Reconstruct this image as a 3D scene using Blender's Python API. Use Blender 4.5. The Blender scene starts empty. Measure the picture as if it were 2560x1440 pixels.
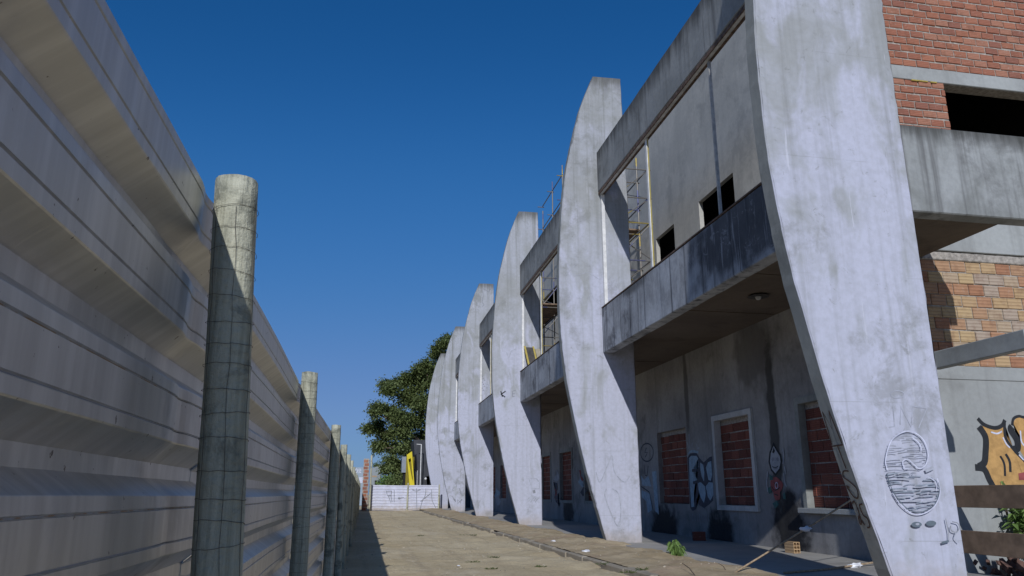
import bpy, bmesh, math, random
from mathutils import Vector, noise as mnoise
R = math.radians
SC = bpy.context.scene
COL = SC.collection

# ------------------------------------------------------------------ camera
PITCH, YAW, FPX, EYE = R(15.313), R(10.759), 1880.2, 1.0
cam = bpy.data.objects.new('camera', bpy.data.cameras.new('camera'))
COL.objects.link(cam)
cam.location = (0, 0, EYE)
cam.rotation_euler = (R(90) + PITCH, 0, -YAW)
cam.data.sensor_width = 36; cam.data.lens = FPX / 2560 * 36
cam.data.clip_start = 0.02; cam.data.clip_end = 3000
SC.camera = cam
# ------------------------------------------------------------------ sky and sun
SUN = Vector((-1, -4.4, 2.3)).normalized()          # towards the sun
ELEV = math.asin(SUN.z); AZ = math.atan2(SUN.x, SUN.y)
w = bpy.data.worlds.new('World'); SC.world = w; w.use_nodes = True
wn = w.node_tree.nodes; wl = w.node_tree.links
sky = wn.new('ShaderNodeTexSky'); sky.sky_type = 'NISHITA'; sky.sun_disc = False
sky.sun_elevation = ELEV; sky.sun_rotation = AZ
sky.altitude = 200; sky.air_density = 1.0; sky.dust_density = 0.4; sky.ozone_density = 3.0
SKY = 0.075
bg = wn['Background']; bg.inputs['Strength'].default_value = SKY
def wscale(sock, f):
    n = wn.new('ShaderNodeVectorMath'); n.operation = 'SCALE'; wl.new(sock, n.inputs[0]); n.inputs['Scale'].default_value = f; return n.outputs[0]
cv = wn.new('ShaderNodeRGBCurve')                    # the camera's film response to the sky: deep, saturated blue
for ch, pts in ((0, ((.065, .010), (.112, .032), (.33, .135), (.51, .165), (1, .30))), (1, ((.12, .084), (.202, .150), (.5, .262), (.645, .305), (1, .42))), (2, ((.227, .27), (.356, .41), (.63, .53), (1, .68)))):
    c_ = cv.mapping.curves[ch]; c_.points[1].location = pts[-1]
    for p_ in pts[:-1]: c_.points.new(*p_)
cv.mapping.update()
wl.new(wscale(sky.outputs[0], SKY), cv.inputs['Color']); wl.new(wscale(cv.outputs[0], 1 / SKY), bg.inputs[0])
sl = bpy.data.lights.new('sun', 'SUN'); sl.energy = 3.1; sl.angle = R(0.53); sl.color = (0.97, 0.98, 1.0)
so = bpy.data.objects.new('sun', sl); COL.objects.link(so)
so.rotation_euler = (-SUN).to_track_quat('-Z', 'Y').to_euler()
so.location = (-5, -20, 30)
SC.render.engine = 'CYCLES'
SC.view_settings.view_transform = 'Standard'; SC.view_settings.look = 'None'
SC.view_settings.exposure = 0.0; SC.view_settings.gamma = 1

# ------------------------------------------------------------------ pixel helpers (photo 2560x1440) -> points on real planes
CP, SP, CY, SY = math.cos(PITCH), math.sin(PITCH), math.cos(YAW), math.sin(YAW)
FWD = Vector((SY * CP, CY * CP, SP)); RGT = Vector((CY, -SY, 0)); UPV = Vector((-SY * SP, -CY * SP, CP))
CAM = Vector((0, 0, EYE))
def ray(u, v): return FWD + RGT * ((u - 1280) / FPX) + UPV * ((720 - v) / FPX)
def onx(u, v, x): r = ray(u, v); return CAM + r * (x / r.x)
def ony(u, v, y): r = ray(u, v); return CAM + r * (y / r.y)
def onz(u, v, z): r = ray(u, v); return CAM + r * ((z - EYE) / r.z)

# ------------------------------------------------------------------ material helpers
class NT:
    def __init__(s, name, rough=0.85, metal=0.0, spec=0.3):
        s.m = bpy.data.materials.new(name); s.m.use_nodes = True
        s.t = s.m.node_tree; s.b = s.t.nodes['Principled BSDF']
        s.b.inputs['Roughness'].default_value = rough; s.b.inputs['Metallic'].default_value = metal
        s.b.inputs['Specular IOR Level'].default_value = spec
        s.pos = s.n('ShaderNodeNewGeometry').outputs['Position']
    def n(s, typ, **kw):
        nd = s.t.nodes.new(typ)
        for k, v in kw.items(): setattr(nd, k, v)
        return nd
    def setin(s, sock, v):
        if hasattr(v, 'links') or isinstance(v, bpy.types.NodeSocket): s.t.links.new(v, sock)
        else:
            if sock.type == 'RGBA' and len(v) == 3: v = (*v, 1)
            sock.default_value = v
    def scale(s, sc, vec=None, loc=(0, 0, 0)):
        m = s.n('ShaderNodeMapping'); s.setin(m.inputs[0], vec or s.pos)
        m.inputs['Scale'].default_value = sc; m.inputs['Location'].default_value = loc
        return m.outputs[0]
    def noise(s, scale, detail=5, rough=0.6, vec=None, dist=0.0):
        nd = s.n('ShaderNodeTexNoise'); s.setin(nd.inputs['Vector'], vec or s.pos)
        nd.inputs['Scale'].default_value = scale; nd.inputs['Detail'].default_value = detail
        nd.inputs['Roughness'].default_value = rough; nd.inputs['Distortion'].default_value = dist
        return nd.outputs['Fac']
    def math(s, op, a, b=0.0, clamp=False):
        nd = s.n('ShaderNodeMath', operation=op, use_clamp=clamp)
        s.setin(nd.inputs[0], a); s.setin(nd.inputs[1], b); return nd.outputs[0]
    def ramp(s, fac, lo, hi, a=0.0, b=1.0):
        nd = s.n('ShaderNodeMapRange'); nd.interpolation_type = 'SMOOTHSTEP'
        s.setin(nd.inputs[0], fac)
        nd.inputs[1].default_value = lo; nd.inputs[2].default_value = hi
        nd.inputs[3].default_value = a; nd.inputs[4].default_value = b
        return nd.outputs[0]
    def mix(s, fac, a, b, mode='MIX'):
        nd = s.n('ShaderNodeMix', data_type='RGBA', blend_type=mode)
        s.setin(nd.inputs[0], fac); s.setin(nd.inputs[6], a); s.setin(nd.inputs[7], b)
        return nd.outputs[2]
    def sep(s, vec=None):
        nd = s.n('ShaderNodeSeparateXYZ'); s.setin(nd.inputs[0], vec or s.pos); return nd.outputs
    def rand(s): return s.n('ShaderNodeObjectInfo').outputs['Random']
    def bump(s, h, strength=0.3, dist=0.01):
        nd = s.n('ShaderNodeBump'); nd.inputs['Strength'].default_value = strength
        nd.inputs['Distance'].default_value = dist; s.setin(nd.inputs['Height'], h)
        s.t.links.new(nd.outputs[0], s.b.inputs['Normal'])
    def col(s, c): s.setin(s.b.inputs['Base Color'], c); return s.m

def flat(name, c, rough=0.8, metal=0.0, var=0.12, sc=8.0):
    q = NT(name, rough, metal)
    f = q.ramp(q.noise(sc, 6), 0.3, 0.7, 1 - var, 1 + var)
    mx = q.mix(1.0, c, (1, 1, 1), 'MULTIPLY')
    v = q.n('ShaderNodeVectorMath', operation='SCALE'); q.setin(v.inputs[0], mx); q.setin(v.inputs['Scale'], f)
    q.bump(q.noise(sc * 8, 4), 0.15, 0.004)
    return q.col(v.outputs[0])

def concrete(name, light, mid, dark, streak=0.5, grime=0.45, blotch=1.0, paint=None, blobs=(), cracks=False, top=None, scratch=0):
    q = NT(name, 0.88, spec=0.25)
    big = q.noise(0.9 * blotch, 7, 0.62, dist=0.4)
    fine = q.noise(14, 6, 0.65)
    c = q.mix(q.ramp(big, 0.36, 0.66), mid, light)
    if paint:                                            # whitewash with uneven, hard edged patches
        pn = q.noise(1.7, 6, 0.55, vec=q.scale((1, 1, 0.55)), dist=0.7)
        z = q.sep()[2]
        thr = q.math('ADD', pn, q.ramp(z, 2.0, 8.0, 0.12, -0.17))
        c = q.mix(q.math('MULTIPLY', q.ramp(thr, 0.39, 0.56), 0.85), c, paint)
        fj = q.math('ABSOLUTE', q.math('SUBTRACT', q.math('FRACT', q.math('DIVIDE', q.math('ADD', z, q.math('MULTIPLY', q.noise(1.3, 3), .03)), 1.22)), .5))
        c = q.mix(q.math('MULTIPLY', q.ramp(fj, .006, .0), q.ramp(q.noise(1.1, 3), .42, .6, 0, .35)), c, dark)
        sp = q.ramp(q.noise(7, 8, .75, dist=.8), .60, .68, 0, .5); c = q.mix(sp, c, dark)
        zs_ = q.math('ADD', z, q.math('MULTIPLY', q.math('SUBTRACT', q.noise(4, 6, .7), .5), .6))
        c = q.mix(q.ramp(zs_, .5, .05, 0, .55), c, (.36, .28, .19))
        rn = q.noise(1.0, 7, .65, vec=q.scale((8, 8, .16), loc=(2, 5, 0)))
        c = q.mix(q.math('MULTIPLY', q.ramp(rn, .5, .66), q.ramp(z, 4.5, 10, .15, .6)), c, dark)
        sc_ = q.ramp(q.noise(1.0, 4, .6, vec=q.scale((14, 14, .8), loc=(3, 1, 2))), .66, .7, 0, .5); c = q.mix(sc_, c, (.60, .61, .70))
    st = q.noise(1.0, 6, 0.6, vec=q.scale((5.5, 5.5, 0.22)))
    c = q.mix(q.math('MULTIPLY', q.ramp(st, 0.5, 0.72), streak), c, dark)
    st2 = q.noise(1.0, 5, 0.6, vec=q.scale((9, 9, 0.3), loc=(7, 3, 1)))
    c = q.mix(q.math('MULTIPLY', q.ramp(st2, 0.56, 0.74), streak * 0.55), c, light)
    g = q.math('MULTIPLY', q.noise(2.3, 8, 0.7, dist=0.3), q.ramp(q.noise(0.5, 3), 0.35, 0.65, 0.75, 1.2))
    c = q.mix(q.math('MULTIPLY', q.ramp(g, 0.52, 0.72), grime), c, dark)
    if top:                                              # algae and soot washed down from an exposed top edge
        zt, depth, amt, gc = top
        z = q.sep()[2]
        zz = q.math('ADD', z, q.math('MULTIPLY', q.math('SUBTRACT', q.noise(1.0, 6, 0.65, vec=q.scale((6, 6, 0.5))), 0.5), depth * 2.2))
        c = q.mix(q.math('MULTIPLY', q.ramp(zz, zt - depth, zt), amt), c, gc)
    for (py, pz, ry, rz, amt, dc) in blobs:              # wall soot from fires and leaks; beam stains, one with fin shadow painted in
        s = q.sep()
        wob = q.math('MULTIPLY', q.math('SUBTRACT', q.noise(3.5, 5), 0.5), 1.1)
        dy = q.math('DIVIDE', q.math('SUBTRACT', s[1], py), ry); dz = q.math('DIVIDE', q.math('SUBTRACT', s[2], pz), rz)
        d = q.math('SQRT', q.math('ADD', q.math('MULTIPLY', dy, dy), q.math('MULTIPLY', dz, dz)))
        d = q.math('ADD', d, wob)
        c = q.mix(q.math('MULTIPLY', q.ramp(d, 1.05, 0.6), amt), c, dc)
    if scratch:                                          # lime runs and scuffs over the grime
        s1 = q.ramp(q.noise(1.0, 7, .7, vec=q.scale((10, 10, .9), loc=(1, 8, 3)), dist=.5), .55, .66, 0, scratch)
        s2 = q.ramp(q.noise(3.2, 8, .75, dist=1.2), .56, .64, 0, scratch * .8)
        c = q.mix(q.math('MAXIMUM', s1, s2), c, light)
    c = q.mix(q.ramp(fine, 0.3, 0.75, 0.0, 0.22), c, dark)
    if cracks:
        vo = q.n('ShaderNodeTexVoronoi', feature='DISTANCE_TO_EDGE'); vo.inputs['Scale'].default_value = 0.55
        q.setin(vo.inputs['Vector'], q.scale((1, 1, 0.8)))
        wv = q.n('ShaderNodeVectorMath', operation='ADD'); q.setin(wv.inputs[0], q.scale((1, 1, 0.8)))
        nz = q.n('ShaderNodeTexNoise'); nz.inputs['Scale'].default_value = 1.2; q.setin(nz.inputs['Vector'], q.pos)
        q.setin(wv.inputs[1], nz.outputs['Color']); q.setin(vo.inputs['Vector'], wv.outputs[0])
        c = q.mix(q.ramp(vo.outputs['Distance'], 0.012, 0.0, 0, 0.12), c, dark)
    h = q.math('ADD', q.math('MULTIPLY', fine, 0.5), q.math('MULTIPLY', q.noise(3, 6), 1.0))
    q.bump(h, 0.35, 0.012)
    return q.col(c)

M = {}
M['fin'] = concrete('fin_concrete', (0.41, 0.425, 0.475), (0.33, 0.34, 0.35), (0.19, 0.195, 0.18), 0.42, 0.5, 1.1, (0.50, 0.512, 0.625), top=(10.1, 0.42, 0.8, (0.09, 0.09, 0.085)))
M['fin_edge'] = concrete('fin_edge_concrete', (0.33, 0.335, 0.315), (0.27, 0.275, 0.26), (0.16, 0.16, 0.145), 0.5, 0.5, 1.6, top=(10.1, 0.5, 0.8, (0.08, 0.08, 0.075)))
M['beam'] = concrete('beam_concrete', (0.47, 0.49, 0.53), (0.30, 0.31, 0.33), (0.045, 0.047, 0.055), 0.95, 0.65, 1.8, blobs=[(8.3, 4.4, 2.1, .7, .85, (0.045, 0.047, 0.055)), (12.6, 4.75, 1.0, .25, .7, (0.06, 0.06, 0.06)), (24.5, 4.6, 2.5, .35, .7, (0.06, 0.06, 0.06))], scratch=.5)  # nearest blob: blue-black stain, also painting the first fin's shadow darker
M['ubeam'] = concrete('upper_beam_concrete', (0.33, 0.34, 0.34), (0.25, 0.26, 0.26), (0.10, 0.10, 0.10), 0.6, 0.45, 1.2, top=(8.3, 0.5, 0.85, (0.055, 0.055, 0.052)))
M['ebeam'] = concrete('end_beam_concrete', (0.35, 0.365, 0.37), (0.22, 0.23, 0.225), (0.10, 0.10, 0.10), 0.85, 0.5, 1.4, top=(4.78, 0.28, 0.85, (0.05, 0.05, 0.045)))
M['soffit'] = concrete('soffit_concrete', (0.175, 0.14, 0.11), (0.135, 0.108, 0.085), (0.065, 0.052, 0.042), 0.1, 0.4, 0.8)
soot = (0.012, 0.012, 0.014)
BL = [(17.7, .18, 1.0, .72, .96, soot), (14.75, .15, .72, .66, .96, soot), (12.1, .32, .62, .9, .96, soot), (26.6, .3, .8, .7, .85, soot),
      (12.35, 2.0, .18, 2.0, .85, (0.04, 0.038, 0.035)), (12.9, 3.6, .8, .8, .6, (0.07, 0.062, 0.055)), (16.0, 3.3, .14, 1.2, .65, (0.05, 0.045, 0.04))]
M['wall'] = concrete('lower_plaster', (0.37, 0.36, 0.35), (0.26, 0.25, 0.245), (0.10, 0.097, 0.095), 0.35, 0.5, 0.8, blobs=BL)
M['uwall'] = concrete('upper_plaster', (0.58, 0.555, 0.50), (0.47, 0.455, 0.415), (0.27, 0.265, 0.25), 0.22, 0.4, 0.9, cracks=True)
M['ewall'] = concrete('end_plaster', (0.38, 0.395, 0.39), (0.31, 0.32, 0.315), (0.17, 0.17, 0.165), 0.3, 0.35, 1.0)
M['mortar'] = flat('mortar', (0.33, 0.30, 0.265), 0.95, var=0.3, sc=20)
M['frame'] = concrete('window_frame_paint', (0.58, 0.58, 0.57), (0.48, 0.48, 0.47), (0.25, 0.24, 0.23), 0.3, 0.45, 2.5)

M['oldframe'] = concrete('dull_frame_render', (0.33, 0.34, 0.32), (0.26, 0.27, 0.255), (0.13, 0.13, 0.12), 0.3, 0.5, 2.5)
def brickmat(name, cols, groove_axis=2, gscale=60):
    q = NT(name, 0.92, spec=0.2)
    rm = q.n('ShaderNodeValToRGB'); rm.color_ramp.interpolation = 'CONSTANT'
    e = rm.color_ramp.elements; e[0].color = (*cols[0], 1); e[0].position = 0
    e[1].color = (*cols[-1], 1); e[1].position = 1 - 1 / len(cols)
    for i, c in enumerate(cols[1:-1]): k = e.new((i + 1) / len(cols)); k.color = (*c, 1)
    isl = q.n('ShaderNodeNewGeometry').outputs['Random Per Island']
    q.setin(rm.inputs[0], q.math('FRACT', q.math('ADD', q.rand(), isl)))
    c = q.mix(q.ramp(q.noise(9, 6), 0.45, 0.75, 0, 0.45), rm.outputs[0], (0.16, 0.075, 0.05))
    c = q.mix(q.ramp(q.noise(25, 5), 0.58, 0.75, 0, 0.35), c, (0.5, 0.42, 0.36))
    z = q.sep()[groove_axis]
    wv = q.math('SINE', q.math('MULTIPLY', z, gscale * 6.283))
    c = q.mix(q.ramp(wv, 0.55, 0.95, 0, 0.35), c, (0.10, 0.045, 0.03))
    q.bump(q.math('ADD', wv, q.noise(60, 4)), 0.4, 0.004)
    return q.col(c)
M['brick_red'] = brickmat('red_hollow_brick', [(.35, .145, .09), (.32, .13, .085), (.38, .16, .10), (.34, .14, .09), (.28, .12, .085), (.38, .18, .12)], 2, 38)
M['brick_orange'] = brickmat('ochre_brick', [(.46, .32, .18), (.44, .30, .17), (.40, .22, .13), (.42, .32, .22), (.47, .34, .19), (.40, .32, .25), (.45, .31, .17), (.41, .25, .15), (.36, .18, .105)], 2, 22)
M['brick_dark'] = brickmat('window_brick', [(.22, .072, .052), (.19, .064, .048), (.25, .09, .064), (.16, .058, .044)], 2, 30)

def sheetmetal(name, c, rough=0.42, metal=0.35):
    q = NT(name, rough, metal, 0.5)
    st = q.noise(1.0, 5, 0.6, vec=q.scale((3, 30, 2)))
    cc = q.mix(q.ramp(st, 0.35, 0.7), tuple(x * 0.82 for x in c), c)
    dirt = q.math('MULTIPLY', q.ramp(q.noise(2.6, 8, 0.72, dist=0.5), 0.50, 0.74), 0.35)
    drip = q.math('MULTIPLY', q.ramp(q.noise(1.0, 6, 0.6, vec=q.scale((2, 22, 1.1), loc=(0, 4, 9))), 0.54, 0.74), 0.28)
    cc = q.mix(dirt, cc, (0.34, 0.30, 0.25)); cc = q.mix(drip, cc, (0.30, 0.255, 0.20))
    z = q.sep()[2]
    spl = q.math('MULTIPLY', q.ramp(q.math('ADD', z, q.math('MULTIPLY', q.noise(6, 6, .7), .7)), .75, .3), .7)
    cc = q.mix(spl, cc, (0.36, 0.29, 0.21))
    spk = q.ramp(q.noise(55, 3), 0.69, 0.73, 0, 0.85)
    cc = q.mix(spk, cc, (0.09, 0.065, 0.05))
    q.setin(q.b.inputs['Roughness'], q.math('ADD', q.math('MULTIPLY', q.math('MAXIMUM', dirt, spl), .45), rough))
    q.setin(q.b.inputs['Metallic'], q.math('SUBTRACT', metal, q.math('MULTIPLY', q.math('MAXIMUM', q.math('MAXIMUM', dirt, drip), spl), metal * .9), True))
    q.bump(q.math('ADD', q.noise(1.0, 3, vec=q.scale((5, 120, 8))), q.math('MULTIPLY', q.noise(3.5, 3), 3.0)), 0.10, 0.004)
    return q.col(cc)
M['sheet'] = sheetmetal('fence_sheet', (0.62, 0.61, 0.59), 0.40, 0.95)
q = NT('groove_rust', .9); M['groove_rust'] = q.col(q.mix(q.ramp(q.noise(1.0, 5, .6, vec=q.scale((3, 25, 3))), .4, .6), (.36, .36, .36), (.30, .20, .12)))
M['groove_dark'] = flat('groove_dark', (.30, .30, .31), .9)
M['gatesheet'] = sheetmetal('gate_sheet', (0.60, 0.61, 0.72), 0.5, 0.1)

q = NT('post_wood', 0.9, spec=0.2)
st = q.noise(1.0, 8, 0.7, vec=q.scale((38, 38, 1.2)))
c = q.mix(q.ramp(st, 0.3, 0.7), (0.31, 0.305, 0.225), (0.56, 0.545, 0.42))
c = q.mix(q.ramp(q.noise(7, 7, 0.7, dist=0.6), 0.50, 0.66, 0, 0.7), c, (0.10, 0.105, 0.085))
q.bump(q.math('ADD', st, q.noise(60, 4)), 0.8, 0.008); M['post'] = q.col(c)

q = NT('dirt', 0.97, spec=0.1)
n1 = q.noise(0.35, 8, 0.65); n2 = q.noise(3.2, 8, 0.7); n3 = q.noise(22, 6, 0.7)
c = q.mix(q.ramp(n1, 0.35, 0.65), (0.57, 0.46, 0.285), (0.68, 0.565, 0.37))
c = q.mix(q.ramp(n2, 0.45, 0.75, 0, 0.55), c, (0.46, 0.335, 0.20))
c = q.mix(q.ramp(n3, 0.5, 0.72, 0, 0.35), c, (0.28, 0.22, 0.15))
c = q.mix(q.ramp(q.noise(0.9, 6, 0.6, vec=q.scale((1.4, 1.0, 1)), dist=.6), 0.56, 0.7, 0, 0.5), c, (0.68, 0.575, 0.40))
c = q.mix(q.ramp(q.noise(85, 3), 0.68, 0.74, 0, 0.8), c, (0.56, 0.53, 0.48))
tr = q.noise(1.0, 6, .65, vec=q.scale((2.6, .12, 1)))
c = q.mix(q.ramp(tr, .5, .66, 0, .55), c, (0.43, 0.34, 0.225))
c = q.mix(q.ramp(q.noise(.55, 7, .7, dist=.8), .54, .62, 0, .45), c, (0.68, 0.59, 0.43))
c = q.mix(q.ramp(q.noise(6.5, 6, .7), .6, .7, 0, .6), c, (0.27, 0.20, 0.13))
q.bump(q.math('ADD', q.math('MULTIPLY', n2, 2.0), n3), 0.6, 0.03); M['dirt'] = q.col(c)

q = NT('sand', 0.97, spec=0.1)
n2 = q.noise(2.2, 8, 0.7); n3 = q.noise(30, 6, 0.7)
c = q.mix(q.ramp(n2, 0.35, 0.68), (0.42, 0.325, 0.20), (0.55, 0.445, 0.295))
c = q.mix(q.ramp(q.noise(0.8, 5), 0.5, 0.68, 0, 0.5), c, (0.42, 0.28, 0.20))
c = q.mix(q.ramp(n3, 0.5, 0.75, 0, 0.4), c, (0.26, 0.20, 0.14))
q.bump(q.math('ADD', q.math('MULTIPLY', n2, 2.0), n3), 0.6, 0.03); M['sand'] = q.col(c)
M['porch'] = concrete('porch_screed', (0.43, 0.41, 0.375), (0.36, 0.345, 0.32), (0.22, 0.2, 0.18), 0.0, 0.4, 1.6)
M['kerb'] = concrete('kerb_concrete', (0.44, 0.385, 0.30), (0.34, 0.29, 0.22), (0.16, 0.14, 0.11), 0.1, 0.6, 3.0)
M['steel'] = flat('grey_steel', (0.42, 0.40, 0.37), 0.6, 0.0, 0.25)
M['rust'] = flat('rusty_steel', (0.13, 0.09, 0.07), 0.85, 0.2, 0.5, 14)
M['railsteel'] = flat('rail_steel', (0.55, 0.55, 0.56), 0.5, 0.0, 0.25)
M['whitepaint'] = flat('white_metal_paint', (0.68, 0.67, 0.66), 0.5, 0.0, 0.15)
M['darksteel'] = flat('dark_steel', (0.07, 0.065, 0.06), 0.7, 0.3, 0.3)
M['wire'] = flat('rusty_wire', (0.13, 0.115, 0.095), 0.8, 0.2, 0.4, 30)
M['board'] = flat('brown_board', (0.21, 0.145, 0.10), 0.85, 0, 0.3, 5)
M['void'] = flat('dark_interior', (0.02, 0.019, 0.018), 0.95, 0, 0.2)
M['rope'] = flat('rope', (0.36, 0.27, 0.18), 0.95, 0, 0.3, 30)
M['plastic'] = flat('white_plastic', (0.75, 0.76, 0.8), 0.35, 0, 0.1)
M['bark'] = flat('bark', (0.10, 0.08, 0.06), 0.95, 0, 0.4, 6)
q = NT('scaffold_tube', 0.5, 0.3, 0.5)
z = q.sep()[2]
bnd = q.noise(1.0, 0, 0, vec=q.scale((0.8, 0.8, 1.3)))
c = q.mix(q.ramp(bnd, 0.66, 0.665), (0.20, 0.185, 0.165), (0.36, 0.28, 0.08))
c = q.mix(q.ramp(bnd, 0.37, 0.365), c, (0.10, 0.11, 0.22))
c = q.mix(q.ramp(q.noise(20, 5), 0.5, 0.7, 0, 0.6), c, (0.12, 0.08, 0.06)); M['scaf'] = q.col(c)

def leafmat(name, a, b):
    q = NT(name, 0.6, spec=0.35)
    c = q.mix(q.ramp(q.noise(0.8, 5), 0.3, 0.7), a, b)
    c = q.mix(q.ramp(q.noise(9, 3), 0.35, 0.7), c, tuple(x * 1.35 for x in b))
    tr = q.n('ShaderNodeBsdfTranslucent'); q.setin(tr.inputs[0], tuple(x * 1.2 for x in b) + (1,))
    mx = q.n('ShaderNodeMixShader'); mx.inputs[0].default_value = 0.25
    q.col(c); q.t.links.new(q.b.outputs[0], mx.inputs[1]); q.t.links.new(tr.outputs[0], mx.inputs[2])
    q.t.links.new(mx.outputs[0], q.t.nodes['Material Output'].inputs[0]); return q.m
M['leaf'] = leafmat('tree_leaf', (0.07, 0.095, 0.034), (0.14, 0.175, 0.06))
M['leaf2'] = leafmat('weed_leaf', (0.08, 0.14, 0.04), (0.16, 0.25, 0.07))
M['grass'] = leafmat('weed_tuft', (0.07, 0.10, 0.035), (0.11, 0.14, 0.05))
def paintm(name, c): return flat(name, c, 0.75, 0, 0.18, 12)
M['p_black'] = paintm('black_spray', (0.022, 0.024, 0.028)); M['p_grey'] = paintm('grey_spray', (0.25, 0.26, 0.29))
M['p_brown'] = paintm('brown_spray', (0.075, 0.042, 0.032)); M['p_white'] = paintm('white_spray', (0.54, 0.555, 0.67))
M['p_blue'] = paintm('pale_blue_spray', (0.30, 0.40, 0.48)); M['p_navy'] = paintm('navy_spray', (0.055, 0.06, 0.085))
M['p_orange'] = paintm('orange_spray', (0.46, 0.27, 0.10)); M['p_red'] = paintm('red_spray', (0.28, 0.07, 0.07))
M['p_green'] = paintm('green_spray', (0.05, 0.13, 0.12)); M['p_teal'] = paintm('dark_teal_spray', (0.12, 0.15, 0.18))
M['p_faint'] = paintm('faint_grey_spray', (0.36, 0.375, 0.435)); M['p_teal2'] = paintm('teal_grey_spray', (0.25, 0.285, 0.34)); M['p_pale'] = paintm('skin_white_spray', (0.36, 0.37, 0.40))

# ------------------------------------------------------------------ object helpers
def tag(o, label=None, cat=None, group=None, kind=None):
    if label: o['label'] = label
    if cat: o['category'] = cat
    if group: o['group'] = group
    if kind: o['kind'] = kind
    return o
def link(o, parent=None):
    COL.objects.link(o)
    if parent is not None:
        o.parent = parent
        o.matrix_parent_inverse = parent.matrix_basis.inverted()
    return o
def empty(name, loc, label, cat, group=None):
    o = bpy.data.objects.new(name, None); o.location = loc; o.empty_display_size = 0.3
    link(o); return tag(o, label, cat, group)
def obj(name, bm, mat, parent=None, smooth=False):
    bmesh.ops.recalc_face_normals(bm, faces=bm.faces[:]) if not getattr(bm, 'norecalc', False) else None
    me = bpy.data.meshes.new(name); bm.to_mesh(me); bm.free()
    me.materials.append(M[mat] if isinstance(mat, str) else mat)
    if smooth: me.polygons.foreach_set('use_smooth', [True] * len(me.polygons))
    return link(bpy.data.objects.new(name, me), parent)
def pydata(name, vs, fs, mat, parent=None, smooth=False):
    me = bpy.data.meshes.new(name); me.from_pydata([tuple(v) for v in vs], [], fs); me.update()
    me.materials.append(M[mat] if isinstance(mat, str) else mat)
    if smooth: me.polygons.foreach_set('use_smooth', [True] * len(me.polygons))
    return link(bpy.data.objects.new(name, me), parent)
def box(bm, x0, x1, y0, y1, z0, z1, bev=0.0):
    vs = [bm.verts.new((x, y, z)) for x in (x0, x1) for y in (y0, y1) for z in (z0, z1)]
    fs = [bm.faces.new([vs[i] for i in f]) for f in ((0, 1, 3, 2), (4, 6, 7, 5), (0, 4, 5, 1), (2, 3, 7, 6), (0, 2, 6, 4), (1, 5, 7, 3))]
    if bev:
        es = list({e for f in fs for e in f.edges})
        bmesh.ops.bevel(bm, geom=es, offset=bev, segments=1, affect='EDGES')
def nb(): return bmesh.new()
def mkbox(name, mat, parent, x0, x1, y0, y1, z0, z1, bev=0.0):
    bm = nb(); box(bm, x0, x1, y0, y1, z0, z1, bev); return obj(name, bm, mat, parent)
def tube(bm, a, b, r, n=8, r2=None):
    a, b = Vector(a), Vector(b); d = (b - a).normalized()
    s = d.orthogonal().normalized(); t = d.cross(s); r2 = r if r2 is None else r2
    A = [bm.verts.new(a + (s * math.cos(i * 6.2832 / n) + t * math.sin(i * 6.2832 / n)) * r) for i in range(n)]
    B = [bm.verts.new(b + (s * math.cos(i * 6.2832 / n) + t * math.sin(i * 6.2832 / n)) * r2) for i in range(n)]
    for i in range(n): bm.faces.new((A[i], A[(i + 1) % n], B[(i + 1) % n], B[i]))
    bm.faces.new(A[::-1]); bm.faces.new(B)
def polytube(bm, pts, rs, n=8):
    pts = [Vector(p) for p in pts]; rings = []
    if not hasattr(rs, '__len__'): rs = [rs] * len(pts)
    ref = Vector((0.31, 0.2, 0.93))
    for i, p in enumerate(pts):
        d = (pts[min(i + 1, len(pts) - 1)] - pts[max(i - 1, 0)]).normalized()
        s = d.cross(ref).normalized(); t = d.cross(s)
        rings.append([bm.verts.new(p + (s * math.cos(k * 6.2832 / n) + t * math.sin(k * 6.2832 / n)) * rs[i]) for k in range(n)])
    for a, b in zip(rings, rings[1:]):
        for k in range(n): bm.faces.new((a[k], a[(k + 1) % n], b[(k + 1) % n], b[k]))
    bm.faces.new(rings[0][::-1]); bm.faces.new(rings[-1])
def gridwall(bm, As, Bs, holes, mp, T):
    """rectangle with rectangular holes in (a,b), thickness T; mp(a,b,t)->point"""
    A = sorted(set(round(x, 5) for x in list(As) + [h[i] for h in holes for i in (0, 1) if As[0] <= h[i] <= As[-1]]))
    B = sorted(set(round(x, 5) for x in list(Bs) + [h[i] for h in holes for i in (2, 3) if Bs[0] <= h[i] <= Bs[-1]]))
    def solid(i, j):
        if i < 0 or j < 0 or i >= len(A) - 1 or j >= len(B) - 1: return False
        a, b = (A[i] + A[i + 1]) / 2, (B[j] + B[j + 1]) / 2
        return not any(h[0] < a < h[1] and h[2] < b < h[3] for h in holes)
    V = {}
    def v(i, j, t):
        if (i, j, t) not in V: V[i, j, t] = bm.verts.new(mp(A[i], B[j], T * t))
        return V[i, j, t]
    for i in range(len(A) - 1):
        for j in range(len(B) - 1):
            if not solid(i, j): continue
            for t in (0, 1): bm.faces.new([v(i, j, t), v(i + 1, j, t), v(i + 1, j + 1, t), v(i, j + 1, t)])
            for (di, dj, p, qv) in ((-1, 0, (i, j), (i, j + 1)), (1, 0, (i + 1, j), (i + 1, j + 1)), (0, -1, (i, j), (i + 1, j)), (0, 1, (i, j + 1), (i + 1, j + 1))):
                if not solid(i + di, j + dj): bm.faces.new([v(*p, 0), v(*qv, 0), v(*qv, 1), v(*p, 1)])
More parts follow.
